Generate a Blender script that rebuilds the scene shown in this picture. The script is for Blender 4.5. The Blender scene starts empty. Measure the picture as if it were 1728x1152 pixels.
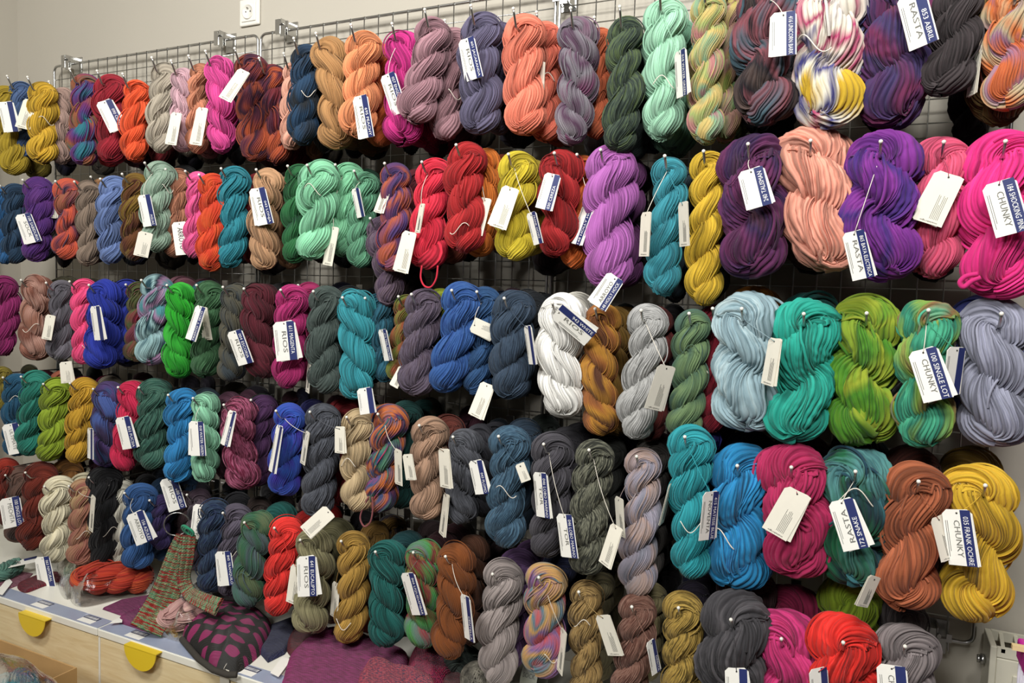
import bpy, math, random
import numpy as np
from mathutils import Vector, Matrix

S = bpy.context.scene
COL = S.collection
PI = math.pi

# ------------------------------------------------------------------ camera
F, YAW, PITCH, ROLL, D = 1269.2, math.radians(25.394), math.radians(3.793), math.radians(1.741), 1.835
_cy, _sy, _cp, _sp, _cr, _sr = math.cos(YAW), math.sin(YAW), math.cos(PITCH), math.sin(PITCH), math.cos(ROLL), math.sin(ROLL)
FW = np.array([-_sy*_cp, _cy*_cp, -_sp]); _rt = np.array([_cy, _sy, 0.0]); _up = np.cross(_rt, FW)
RT = _cr*_rt + _sr*_up; UP = -_sr*_rt + _cr*_up
CAM = np.array([0.0, -D, 0.0])
cd = bpy.data.cameras.new('camera'); cam = bpy.data.objects.new('camera', cd); COL.objects.link(cam)
cd.sensor_width = 36.0; cd.lens = F*36.0/1728.0; cd.clip_start = 0.02; cd.clip_end = 50
M = Matrix.Identity(4)
for i in range(3):
    M[i][0] = RT[i]; M[i][1] = UP[i]; M[i][2] = -FW[i]; M[i][3] = CAM[i]
cam.matrix_world = M
S.camera = cam
# ------------------------------------------------------------------ world, lamps, exposure
S.view_settings.view_transform = 'Standard'; S.view_settings.look = 'None'
S.view_settings.gamma = 1.0; S.view_settings.use_curve_mapping = False
S.view_settings.exposure = -0.52
w = bpy.data.worlds.new('room_light'); S.world = w; w.use_nodes = True
w.node_tree.nodes['Background'].inputs[0].default_value = (1.0, 0.97, 0.92, 1)
w.node_tree.nodes['Background'].inputs[1].default_value = 0.03
def area(name, loc, target, sx, sy, power, color=(1, 0.985, 0.95)):
    l = bpy.data.lights.new(name, 'AREA'); l.shape = 'RECTANGLE'; l.size = sx; l.size_y = sy
    l.energy = power; l.color = color
    o = bpy.data.objects.new(name, l); COL.objects.link(o); o.location = loc
    o.rotation_euler = (Vector(target)-Vector(loc)).to_track_quat('-Z', 'Y').to_euler()
    return o
area('ceiling_panel_lamp', (0.25, -1.95, 1.55), (-0.2, 0.0, -0.3), 0.6, 0.35, 62)
area('ceiling_panel_lamp', (-1.45, -1.95, 1.55), (-1.7, 0.0, -0.3), 0.6, 0.35, 50)
area('ceiling_panel_lamp', (-0.7, -3.3, 1.30), (-0.9, 0.0, -0.6), 1.0, 0.5, 72)

# ------------------------------------------------------------------ helpers
def at(px, py, Y):
    d = FW + (px-864)/F*RT - (py-576)/F*UP
    t = (D+Y)/d[1]
    return np.array([d[0]*t, Y, d[2]*t])
def atz(px, py, Z):
    d = FW + (px-864)/F*RT - (py-576)/F*UP
    t = Z/d[2]
    return CAM + d*t
def depth(P): return float((np.asarray(P)-CAM) @ FW)
def lin(h):
    h = h.lstrip('#'); c = [int(h[i:i+2], 16)/255 for i in (0, 2, 4)]
    return tuple((x/12.92 if x <= 0.04045 else ((x+0.055)/1.055)**2.4) for x in c)
def mesh_np(name, V, Fq, mat=None, attr=None, smooth=True):
    me = bpy.data.meshes.new(name)
    V = np.asarray(V, dtype=np.float32); Fq = np.asarray(Fq, dtype=np.int32)
    me.vertices.add(len(V)); me.vertices.foreach_set('co', V.ravel())
    k = Fq.shape[1]
    me.loops.add(Fq.size); me.loops.foreach_set('vertex_index', Fq.ravel())
    me.polygons.add(len(Fq)); me.polygons.foreach_set('loop_start', np.arange(len(Fq), dtype=np.int32)*k)
    me.polygons.foreach_set('use_smooth', np.full(len(Fq), smooth))
    if attr is not None:
        a = me.attributes.new('yc', 'FLOAT_VECTOR', 'POINT'); a.data.foreach_set('vector', np.asarray(attr, dtype=np.float32).ravel())
    me.update(calc_edges=True)
    if mat: me.materials.append(mat)
    return me
def link(name, me, parent=None, mat=None):
    o = bpy.data.objects.new(name, me); COL.objects.link(o)
    if parent is not None: o.parent = parent
    if mat is not None: me.materials.clear(); me.materials.append(mat)
    return o
def empty(name, loc, rz=0.0):
    o = bpy.data.objects.new(name, None); COL.objects.link(o); o.empty_display_size = 0.02
    o.location = loc; o.rotation_euler = (0, 0, rz); return o
LABELS = {}
def tag(o, label, cat, group=None, kind=None):
    n = len(label.split())
    if n > 16 or n < 4: print('LABEL LENGTH', n, label)
    if label in LABELS and kind != 'x': print('DUPLICATE LABEL', label)
    LABELS[label] = 1
    o['label'] = label; o['category'] = cat
    if group: o['group'] = group
    if kind: o['kind'] = kind
def struct(o): o['kind'] = 'structure'; return o

class MB:
    def __init__(s): s.v = []; s.f = []; s.sm = []
    def box(s, x0, x1, y0, y1, z0, z1):
        b = len(s.v)
        s.v += [(x, y, z) for x in (x0, x1) for y in (y0, y1) for z in (z0, z1)]
        for q in ((0,1,3,2),(4,6,7,5),(0,4,5,1),(2,3,7,6),(0,2,6,4),(1,5,7,3)): s.f.append([b+i for i in q]); s.sm.append(False)
        return s
    def obox(s, c, ax, ay, az):
        b = len(s.v); c = np.asarray(c); ax, ay, az = map(np.asarray, (ax, ay, az))
        for i in (-1, 1):
            for j in (-1, 1):
                for k in (-1, 1): s.v.append(tuple(c+i*ax+j*ay+k*az))
        for q in ((0,1,3,2),(4,6,7,5),(0,4,5,1),(2,3,7,6),(0,2,6,4),(1,5,7,3)): s.f.append([b+i for i in q]); s.sm.append(False)
        return s
    def tube(s, pts, r, n=8, closed=False):
        pts = [np.asarray(p, float) for p in pts]; m = len(pts); b = len(s.v)
        prevN = None
        for i, p in enumerate(pts):
            if closed: T = pts[(i+1) % m]-pts[i-1]
            else: T = pts[min(i+1, m-1)]-pts[max(i-1, 0)]
            T = T/(np.linalg.norm(T)+1e-12)
            if prevN is None:
                a = np.array([0, 0, 1.0]) if abs(T[2]) < 0.9 else np.array([1.0, 0, 0])
                N = np.cross(T, a)
            else: N = prevN - T*(prevN@T)
            N /= (np.linalg.norm(N)+1e-12); prevN = N; B = np.cross(T, N)
            rr = r[i] if hasattr(r, '__len__') else r
            for k in range(n):
                t = 2*PI*k/n; s.v.append(tuple(p+rr*(math.cos(t)*N+math.sin(t)*B)))
        for i in range(m if closed else m-1):
            i2 = (i+1) % m
            for k in range(n):
                k2 = (k+1) % n
                s.f.append([b+i*n+k, b+i*n+k2, b+i2*n+k2, b+i2*n+k]); s.sm.append(True)
        if not closed:
            s.f.append([b+k for k in range(n)][::-1]); s.sm.append(False)
            s.f.append([b+(m-1)*n+k for k in range(n)]); s.sm.append(False)
        return s
    def poly(s, pts, smooth=False):
        b = len(s.v); s.v += [tuple(p) for p in pts]; s.f.append(list(range(b, b+len(pts)))); s.sm.append(smooth); return s
    def build(s, name, mat, parent=None, loc=None, bevel=0):
        me = bpy.data.meshes.new(name); v = s.v
        if loc is not None: v = [(a-loc[0], b-loc[1], c-loc[2]) for a, b, c in v]
        me.from_pydata(v, [], s.f); me.polygons.foreach_set('use_smooth', s.sm); me.update()
        me.materials.append(mat)
        o = link(name, me, parent)
        if loc is not None and parent is None: o.location = loc
        if bevel:
            b = o.modifiers.new('bevel', 'BEVEL'); b.width = bevel; b.segments = 2; b.limit_method = 'ANGLE'
        return o

# ------------------------------------------------------------------ materials
def principled(name, color, rough=0.5, metal=0.0, spec=0.5, bump=None, var=0.0, vscale=5):
    m = bpy.data.materials.new(name); m.use_nodes = True; nt = m.node_tree; p = nt.nodes['Principled BSDF']
    p.inputs['Base Color'].default_value = (*color, 1); p.inputs['Roughness'].default_value = rough
    p.inputs['Metallic'].default_value = metal; p.inputs['Specular IOR Level'].default_value = spec
    tc = nt.nodes.new('ShaderNodeTexCoord')
    if var:
        n = nt.nodes.new('ShaderNodeTexNoise'); n.inputs['Scale'].default_value = vscale; n.inputs['Detail'].default_value = 4
        nt.links.new(tc.outputs['Object'], n.inputs['Vector'])
        r = nt.nodes.new('ShaderNodeValToRGB'); r.color_ramp.elements[0].position = .3; r.color_ramp.elements[1].position = .7
        r.color_ramp.elements[0].color = (*[c*(1-var) for c in color], 1); r.color_ramp.elements[1].color = (*[min(1, c*(1+var)) for c in color], 1)
        nt.links.new(n.outputs['Fac'], r.inputs['Fac']); nt.links.new(r.outputs['Color'], p.inputs['Base Color'])
    if bump:
        n = nt.nodes.new('ShaderNodeTexNoise'); n.inputs['Scale'].default_value = bump[0]; n.inputs['Detail'].default_value = 3
        nt.links.new(tc.outputs['Object'], n.inputs['Vector'])
        b = nt.nodes.new('ShaderNodeBump'); b.inputs['Strength'].default_value = bump[1]; b.inputs['Distance'].default_value = bump[2]
        nt.links.new(n.outputs['Fac'], b.inputs['Height']); nt.links.new(b.outputs['Normal'], p.inputs['Normal'])
    return m
M_wall = principled('painted_wall', lin('b9b3a6'), .75, var=.03, vscale=1.5, bump=(60, .15, .002))
M_floor = principled('grey_floor', lin('5c5850'), .6, var=.1)
M_ceil = principled('ceiling_paint', lin('9c9a94'), .8, var=.02)
M_chrome = principled('chrome_wire', lin('c2c2c0'), .28, 1.0, var=.05, vscale=30)
M_plast = principled('white_plastic', lin('e9e6dc'), .4, var=.02)
M_rad = principled('radiator_enamel', lin('d9d5c3'), .35, var=.02)
M_dark = principled('dark_gap', lin('2a2622'), .6, var=.1)
M_tagw = principled('white_card', lin('f4f2ea'), .6, var=.015, vscale=40)
M_tagc = principled('cream_card', lin('e9e4d5'), .6, var=.02, vscale=40)
M_navy = principled('navy_print', lin('252f66'), .5, var=.04, vscale=60)
M_ink = principled('dark_ink', lin('4a4a48'), .6)
M_ink2 = principled('grey_ink', lin('74746e'), .6)
M_white = principled('white_ink', lin('f4f4f4'), .6)
M_string = principled('cotton_string', lin('e6ded0'), .9, bump=(800, .4, .0005))
M_top = principled('white_laminate', lin('eeece0'), .3, var=.01)
M_strip = principled('blue_grey_rail', lin('9ba4ba'), .2, var=.06, vscale=10)
M_yel = principled('yellow_enamel', lin('e6c630'), .4, var=.02)
M_card = principled('cardboard', lin('b8925e'), .8, var=.06, vscale=12, bump=(200, .2, .0006))
M_mag = principled('magenta_plastic', lin('c22a98'), .3, var=.05)
M_wood2 = principled('pale_wood_piece', lin('d9c290'), .6, var=.1, vscale=30)
def birch():
    m = principled('birch_veneer', lin('d8c293'), .45); nt = m.node_tree; p = nt.nodes['Principled BSDF']
    tc = nt.nodes.new('ShaderNodeTexCoord'); mp = nt.nodes.new('ShaderNodeMapping'); mp.inputs['Scale'].default_value = (2.5, 2.5, 22)
    n = nt.nodes.new('ShaderNodeTexNoise'); n.inputs['Scale'].default_value = 3; n.inputs['Detail'].default_value = 6; n.inputs['Distortion'].default_value = 1.2
    r = nt.nodes.new('ShaderNodeValToRGB'); r.color_ramp.elements[0].color = (*lin('dcc493'), 1); r.color_ramp.elements[1].color = (*lin('ecdab0'), 1)
    r.color_ramp.elements[0].position = .3; r.color_ramp.elements[1].position = .65
    nt.links.new(tc.outputs['Object'], mp.inputs[0]); nt.links.new(mp.outputs[0], n.inputs['Vector'])
    nt.links.new(n.outputs['Fac'], r.inputs['Fac']); nt.links.new(r.outputs['Color'], p.inputs['Base Color'])
    return m
M_birch = birch()
def plastic_film():
    m = bpy.data.materials.new('clear_film'); m.use_nodes = True; nt = m.node_tree; nt.nodes.clear()
    out = nt.nodes.new('ShaderNodeOutputMaterial'); mx = nt.nodes.new('ShaderNodeMixShader')
    tr = nt.nodes.new('ShaderNodeBsdfTransparent'); tr.inputs[0].default_value = (.93, .93, .93, 1)
    gl = nt.nodes.new('ShaderNodeBsdfGlossy'); gl.inputs['Roughness'].default_value = .12; gl.inputs[0].default_value = (1, 1, 1, 1)
    fr = nt.nodes.new('ShaderNodeFresnel'); fr.inputs['IOR'].default_value = 1.5
    tc = nt.nodes.new('ShaderNodeTexCoord'); n = nt.nodes.new('ShaderNodeTexNoise'); n.inputs['Scale'].default_value = 18; n.inputs['Detail'].default_value = 5; n.inputs['Distortion'].default_value = 1.5
    b = nt.nodes.new('ShaderNodeBump'); b.inputs['Strength'].default_value = .8; b.inputs['Distance'].default_value = .006
    nt.links.new(tc.outputs['Object'], n.inputs['Vector']); nt.links.new(n.outputs['Fac'], b.inputs['Height'])
    nt.links.new(b.outputs['Normal'], gl.inputs['Normal']); nt.links.new(b.outputs['Normal'], fr.inputs['Normal'])
    ml = nt.nodes.new('ShaderNodeMath'); ml.operation = 'MULTIPLY'; ml.inputs[1].default_value = .65; nt.links.new(fr.outputs[0], ml.inputs[0]); nt.links.new(ml.outputs[0], mx.inputs[0]); nt.links.new(tr.outputs[0], mx.inputs[1]); nt.links.new(gl.outputs[0], mx.inputs[2])
    nt.links.new(mx.outputs[0], out.inputs[0])
    return m
M_film = plastic_film()

YM = {}
def yarn_mat(cols, style, nr, rope=False):
    key = (tuple(cols), style, rope, nr)
    if key in YM: return YM[key]
    rnd = random.Random(str(key))
    m = bpy.data.materials.new('yarn_'+cols[0].lstrip('#')); m.use_nodes = True; nt = m.node_tree; L = nt.links
    p = nt.nodes['Principled BSDF']; p.inputs['Roughness'].default_value = .82; p.inputs['Specular IOR Level'].default_value = .25
    p.inputs['Sheen Weight'].default_value = .12; p.inputs['Sheen Roughness'].default_value = .5
    at_ = nt.nodes.new('ShaderNodeAttribute'); at_.attribute_name = 'yc'
    def noise(sc, detail=2.0, off=0.0, dist=0.0):
        mp = nt.nodes.new('ShaderNodeMapping'); mp.inputs['Scale'].default_value = sc; mp.inputs['Location'].default_value = (off, off*1.7, off*.3)
        L.new(at_.outputs['Vector'], mp.inputs[0]); n = nt.nodes.new('ShaderNodeTexNoise')
        n.inputs['Scale'].default_value = 1; n.inputs['Detail'].default_value = detail; n.inputs['Distortion'].default_value = dist
        L.new(mp.outputs[0], n.inputs['Vector']); return n
    c = nr/4.2
    o = rnd.uniform(0, 50)
    n1 = noise((c, c, {'s': 9, 'v': 14, 'm': 34}[style]), 2, o)
    n2 = noise((.6 if style != 'v' else .4, .6 if style != 'v' else .4, {'s': 3, 'v': 8, 'm': 4}[style]), 1, o+9, .3)
    a, b = {'s': (.4, .6), 'v': (.95, .13), 'm': (.25, .8)}[style]
    m1 = nt.nodes.new('ShaderNodeMath'); m1.operation = 'MULTIPLY'; m1.inputs[1].default_value = a; L.new(n2.outputs['Fac'], m1.inputs[0])
    m2 = nt.nodes.new('ShaderNodeMath'); m2.operation = 'MULTIPLY_ADD'; m2.inputs[1].default_value = b; L.new(n1.outputs['Fac'], m2.inputs[0]); L.new(m1.outputs[0], m2.inputs[2])
    r = nt.nodes.new('ShaderNodeValToRGB'); el = r.color_ramp.elements
    cs = [tuple(.76*(.93*c_+.07*sum(lin(x))/3)**1.06 for c_ in lin(x)) for x in cols]
    if len(cs) == 1:
        q = cs[0]; cs = [tuple(x*.5 for x in q), q, tuple(min(1, x*1.3+.008) for x in q)]
    elif len(cs) == 2 and style == 's': cs = [tuple(x*.7 for x in cs[0]), cs[0], cs[1]]
    mid = (a+b)/2; sp = {'s': .11, 'v': .17, 'm': .085}[style]
    lo, hi = mid-sp, mid+sp
    while len(el) < len(cs): el.new(.5)
    for i, q in enumerate(cs):
        el[i].position = lo+(hi-lo)*i/(len(cs)-1); el[i].color = (*q, 1)
    L.new(m2.outputs[0], r.inputs['Fac']); L.new(r.outputs['Color'], p.inputs['Base Color'])
    # twisted fibre relief
    bn = noise((c*2.2, c*2.2, 60), 1, o)
    bp = nt.nodes.new('ShaderNodeBump'); bp.inputs['Strength'].default_value = .7; bp.inputs['Distance'].default_value = .0012 if not rope else .002
    L.new(bn.outputs['Fac'], bp.inputs['Height']); L.new(bp.outputs['Normal'], p.inputs['Normal'])
    YM[key] = m
    return m

# ------------------------------------------------------------------ yarn skein: a hank folded and twisted on itself
def smooth_noise(rng, n, k, closed=False):
    ph = rng.uniform(0, 2*PI, k); am = rng.normal(size=k)/np.sqrt(np.arange(1, k+1))
    t = np.linspace(0, 1, n)
    return sum(am[i]*np.sin(2*PI*(i+1)*t*(1 if closed else .7)+ph[i]) for i in range(k))
def skein_mesh(name, L, W, n=3.0, chir=1, seed=0, N=72, Mr=150, nr=36, amp=.9, loose=10, yr=None, fat=1.0, bend=.0, bead=False, wnd=1.0):
    rng = np.random.default_rng(seed)
    r0 = W*.292*fat
    M1 = Mr+1
    t = np.linspace(0, 1, M1); q = 2*np.abs(t-.5); side = np.where(t < .5, -1.0, 1.0)
    ah = W*.235; ab = W*.20; am = W*.205
    Lc = L - 2*r0*.98
    qh = ah*1.5/Lc; qb = ab*1.5/Lc
    sm = lambda x: x*x*(3-2*x)
    a = np.where(q < qh, ah*np.sin(PI/2*np.clip(q/qh, 0, 1)), am)
    # blend head radius to body radius
    bl = np.clip((q-qh)/.12, 0, 1); a = np.where(q >= qh, ah+(am-ah)*sm(bl), a)
    be = np.clip((1-q)/qb, 0, 1); a = np.where(q > 1-qb, ab*np.sin(PI/2*be)+(am-ab)*sm(be)*0, a)
    bl2 = np.clip((1-qb-q)/.1, 0, 1); a = np.where((q <= 1-qb) & (q > 1-qb-.1), ab+(a-ab)*sm(bl2), a)
    zz = np.where(q < qh, -ah*(1-np.cos(PI/2*np.clip(q/qh, 0, 1))), 0)
    zl = -ah-(Lc-ah-ab)*(q-qh)/(1-qh-qb)
    zb = -(Lc-ab)-ab*np.sin(PI/2*np.clip((q-(1-qb))/qb, 0, 1))
    z = np.where(q < qh, zz, np.where(q > 1-qb, zb, zl)) - r0
    g = np.clip((q-qh*.8)/(1-qh*.8-qb*.3), 0, 1); g = g + .035*np.sin(2*PI*g)
    phi = chir*PI*n*g + .25*smooth_noise(rng, M1, 3)*0 + rng.uniform(-.15, .15)
    x = side*a*np.cos(phi); y = side*a*np.sin(phi)*.85
    # the whole rope wanders a little
    s_ = -z/L
    w1, w2, w3 = rng.uniform(0, 2*PI, 3); wa = W*rng.uniform(.02, .09)
    x = x + wa*np.sin(2*PI*s_*rng.uniform(.7, 1.3)+w1)*np.clip(s_*3, 0, 1) + bend*W*s_*s_
    y = y + .5*wa*np.sin(2*PI*s_+w2)*np.clip(s_*3, 0, 1)
    P = np.stack([x, y, z], 1)
    T = np.gradient(P, axis=0)
    T[0] = T[-1] = [1, 0, 0] if False else T[0]
    T /= np.linalg.norm(T, axis=1)[:, None]+1e-12
    yv = np.array([0, -1.0, 0])
    Nn = yv - T*(T@yv)[:, None]; Nn /= np.linalg.norm(Nn, axis=1)[:, None]
    B = np.cross(T, Nn)
    rr = r0*(1+.07*smooth_noise(rng, M1, 5)*.8)
    rr = rr*(1+.10*np.exp(-((q-.93)/.09)**2))*(1-.07*np.exp(-((q-(qh+.06))/.05)**2))
    rr = rr*(1+.05*np.cos(2*PI*n*g+.4))
    J = np.arange(N)
    tw = chir*(rng.choice([1.5, 1.9, 2.3]) if not bead else 2.4)
    TH = 2*PI*(J[None, :]/N + tw*t[:, None])
    wander = wnd*(2*PI/nr)*(np.sin(2*PI*(2.2*t[:, None])+3*np.cos(2*PI*J/N+1)[None, :]+w3)+.6*np.sin(2*PI*(5.1*t[:, None])+5*np.sin(2*PI*J/N+w1)[None, :]))
    TH = TH + wander
    # ridges, one per strand on the surface
    per = N/nr
    hj = rng.uniform(.72, 1.0, nr+1)
    idx = (J/per)
    fx = idx-np.round(idx)
    ridge = np.sqrt(np.clip(1-(2*fx)**2*.985, 0, 1)) if per > 2 else (1.0-(J % 2))
    hsel = hj[np.round(idx).astype(int) % nr]
    sp = 2*PI*r0/nr
    slow = .95+.18*np.sin(2*PI*t[:, None]*rng.uniform(3, 6)+hsel[None, :]*40)
    if bead: slow = slow*(1+.16*np.sin(2*PI*t[:, None]*2*L/.016+hsel[None, :]*300+2.0*np.sin(2*PI*t[:, None]*9+hsel[None, :]*90)))
    rad = amp*sp*.62*(ridge*hsel)[None, :]*slow + amp*sp*.30*(rng.uniform(-1, 1, nr+1)[np.round(idx).astype(int) % nr])[None, :]*np.sin(2*PI*t[:, None]*3+hsel[None, :]*20)
    lump = .06*r0*np.sin(2*TH+6*t[:, None]*PI+w2)+.04*r0*np.sin(3*TH-9*t[:, None]*PI)
    RR = rr[:, None]+rad+lump
    # press the inner flank where the two halves touch
    cB, sB = np.cos(TH), np.sin(TH)
    V = P[:, None, :] + (RR*cB)[:, :, None]*Nn[:, None, :]*.95 + (RR*sB)[:, :, None]*B[:, None, :]
    V = V.reshape(-1, 3)
    A = np.stack([np.cos(2*PI*J/N)[None, :].repeat(M1, 0), np.sin(2*PI*J/N)[None, :].repeat(M1, 0), np.repeat((t*L/.27)[:, None], N, 1)], 2).reshape(-1, 3)
    i = np.arange(M1-1)[:, None]; j = np.arange(N)[None, :]; j2 = (j+1) % N
    Fq = np.stack([i*N+j, i*N+j2, (i+1)*N+j2, (i+1)*N+j], 2).reshape(-1, 4)
    Vs, Fs, As = [V], [Fq], [A]; nv = len(V)
    # loose surface strands
    yr = yr or sp*.5
    for k in range(loose):
        m0 = rng.integers(4, M1-40); ln = rng.integers(22, 60); m1 = min(M1-4, m0+ln)
        kk = np.arange(m0, m1); u0 = rng.uniform(0, 2*PI); dr = rng.normal()*.9
        tt = np.linspace(0, 1, len(kk)); th = u0 + 2*PI*tw*t[kk] + dr*tt
        lift = yr*(.4+1.1*np.sin(PI*tt)*rng.uniform(.4, 1.6)) - yr*1.2*(1-np.sin(PI*tt))**4
        rad_ = rr[kk]+amp*sp*.5+lift
        C = P[kk]+(rad_*np.cos(th))[:, None]*Nn[kk]*.95+(rad_*np.sin(th))[:, None]*B[kk]
        if rng.random() < .2: C[:, 2] -= np.sin(PI*tt)*W*.1
        Tn = np.gradient(C, axis=0); Tn /= np.linalg.norm(Tn, axis=1)[:, None]+1e-12
        out = np.cos(th)[:, None]*Nn[kk]+np.sin(th)[:, None]*B[kk]
        sd = np.cross(Tn, out); sd /= np.linalg.norm(sd, axis=1)[:, None]+1e-12; out = np.cross(sd, Tn)
        ns = 5; ang = 2*PI*np.arange(ns)/ns; ry = yr*.8
        VV = (C[:, None, :]+ry*np.cos(ang)[None, :, None]*out[:, None, :]+ry*np.sin(ang)[None, :, None]*sd[:, None, :]).reshape(-1, 3)
        m = len(kk); i = np.arange(m-1)[:, None]; j = np.arange(ns)[None, :]; j2 = (j+1) % ns
        FF = np.stack([i*ns+j, i*ns+j2, (i+1)*ns+j2, (i+1)*ns+j], 2).reshape(-1, 4)+nv
        AA = np.zeros((len(VV), 3)); AA[:, 0] = np.cos(u0+k); AA[:, 1] = np.sin(u0+k); AA[:, 2] = np.repeat(t[kk]*L/.27, ns)
        Vs.append(VV); Fs.append(FF); As.append(AA); nv += len(VV)
    return mesh_np(name, np.concatenate(Vs), np.concatenate(Fs), None, np.concatenate(As))

# ------------------------------------------------------------------ the room
ZT = -0.995; YF = -0.45; WY = 0.035
def plane_box(name, *a, mat):
    o = MB().box(*a).build(name, mat); struct(o); return o
plane_box('floor', -3.1, 3.0, -4.2, WY, -1.80, -1.75, mat=M_floor)
plane_box('ceiling', -3.1, 3.0, -4.2, WY, 1.7, 1.75, mat=M_ceil)
plane_box('wall_back', -3.1, 3.0, WY, WY+.1, -1.75, 1.7, mat=M_wall)
plane_box('wall_left', -3.16, -3.06, -4.2, WY, -1.75, 1.7, mat=M_wall)

# ------------------------------------------------------------------ wire grid panels
X0, ZTOP, ZBOT = 0.2365, 0.781, -0.719
def grid_panel(xl, xr, label, wall=None):
    t = empty('wire_grid_panel', ((xl+xr)/2, 0, ZBOT)); ox, oz = t.location.x, t.location.z
    rc = .02; pts = []
    for cx, cz, a0 in ((xr-rc, ZTOP-rc, 0), (xl+rc, ZTOP-rc, 90), (xl+rc, ZBOT+rc, 180), (xr-rc, ZBOT+rc, 270)):
        for k in range(6):
            a = math.radians(a0+k*18); pts.append((cx+rc*math.cos(a)-ox, 0, cz+rc*math.sin(a)-oz))
    fr = MB().tube(pts, .0042, 10, closed=True).build('frame', M_chrome, t)
    wv = MB(); n = round((xr-xl)/.05)
    for i in range(1, n):
        x = xl+(xr-xl)*i/n-ox; wv.tube([(x, -.0045, ZBOT-.003-oz), (x, -.0045, ZTOP+.003-oz)], .0016, 6)
    for i in range(1, 30):
        z = ZTOP-.05*i-oz; wv.tube([(xl-.002-ox, -.001, z), (xr+.002-ox, -.001, z)], .0016, 6)
    wv.build('wires', M_chrome, t)
    tag(t, label, 'grid panel', 'wire grid panels on the wall')
    return t
PAN = [(X0-1.0, X0, 'chrome wire grid panel at the right end of the wall'),
       (X0-2.012, X0-1.012, 'chrome wire grid panel in the middle, under the wall socket'),
       (X0-3.024, X0-2.024, 'chrome wire grid panel nearest the left corner of the wall')]
for a in PAN: grid_panel(*a)
# sliver of a panel on the left wall
t = empty('wire_grid_panel', (-3.02, -.55, ZBOT)); mb = MB()
pts = []
rc = .02; zt2 = ZTOP-ZBOT+.02
for cy_, cz, a0 in ((.45-rc, zt2-rc, 0), (-.45+rc, zt2-rc, 90), (-.45+rc, rc, 180), (.45-rc, rc, 270)):
    for k in range(6):
        a = math.radians(a0+k*18); pts.append((0, cy_+rc*math.cos(a), cz+rc*math.sin(a)))
MB().tube(pts, .0042, 10, closed=True).build('frame', M_chrome, t)
wv = MB()
for i in range(1, 18): wv.tube([(.004, -.45+i*.05, 0), (.004, -.45+i*.05, zt2)], .0016, 6)
for i in range(1, 30): wv.tube([(0, -.45, zt2-i*.05), (0, .45, zt2-i*.05)], .0016, 6)
wv.build('wires', M_chrome, t)
tag(t, 'chrome wire grid panel on the left wall, only its edge in view', 'grid panel', 'wire grid panels on the wall')
def bracket(px, py, label, flip=1):
    P = at(px, py, 0); t = empty('wall_bracket', (P[0], WY, P[2]))
    b = MB(); yb = 0
    b.box(-.022, .022, -.004, -.0005, -.03, .03); b.box(-.022, -.02, -.05, 0, -.005, .02)
    b.box(.018, .020, -.045, 0, -.022, .012); b.box(-.004, -.002, -.05, 0, -.004, .028)
    b.build('plate', M_chrome, t)
    c = MB(); c.box(-.024, -.006, -.052, -.046, -.018, .026); c.box(-.006, .014, -.05, -.046, -.026, .006); c.box(.014, .024, -.05, -.046, .0, .018)
    c.build('clip', M_chrome, t)
    s = MB().tube([(.0, -.056, .012), (.0, -.044, .012)], .004, 10); s.build('screw', M_chrome, t)
    tag(t, label, 'bracket', 'grid wall brackets')
bracket(377, 68, 'chrome wall bracket on the top bar left of the panel joint below the socket')
bracket(118, 107, 'chrome wall bracket at the left end of the top bar near the corner')
bracket(481, 49, 'chrome wall bracket on the top bar just right of the panel joint')
bracket(1583, 1076, 'chrome wall bracket under the bottom right corner of the grid')
bracket(952, -8, 'chrome wall bracket above the joint of middle and right grid panels')
# socket
P = at(424, 22, WY)
t = empty('wall_socket', (P[0], WY, P[2]))
MB().box(-.042, .042, -.010, 0, -.042, .042).build('plate', M_plast, t, bevel=.006)
rim = MB(); ring = []
for i in range(2):
    pass
seg = 40; vs = []; fs = []
def lathe(profile, n=40):
    v = []; f = []
    for r, yy in profile:
        for k in range(n): a = 2*PI*k/n; v.append((r*math.cos(a), yy, r*math.sin(a)))
    for i in range(len(profile)-1):
        for k in range(n): k2 = (k+1) % n; f.append([i*n+k, i*n+k2, (i+1)*n+k2, (i+1)*n+k])
    m = MB(); m.v = v; m.f = f; m.sm = [True]*len(f); return m
lathe([(.0001, -.0140), (.0185, -.0140), (.0195, -.0165), (.023, -.0175), (.0232, -.009)]).build('rim', M_plast, t)
MB().box(-.030, .030, -.0135, -.009, -.030, .030).build('cover', M_plast, t, bevel=.003)
MB().tube([(-.0, -.0136, .010), (.0, -.020, .010)], .0025, 10).build('earth_pin', M_chrome, t)
h = MB(); h.tube([(-.0095, -.0142, 0), (-.0095, -.0146, 0)], .0024, 12); h.tube([(.0095, -.0142, 0), (.0095, -.0146, 0)], .0024, 12)
h.build('pin_hole', M_dark, t)
tag(t, 'white single wall socket above the joint of two wire grid panels', 'socket')

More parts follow.
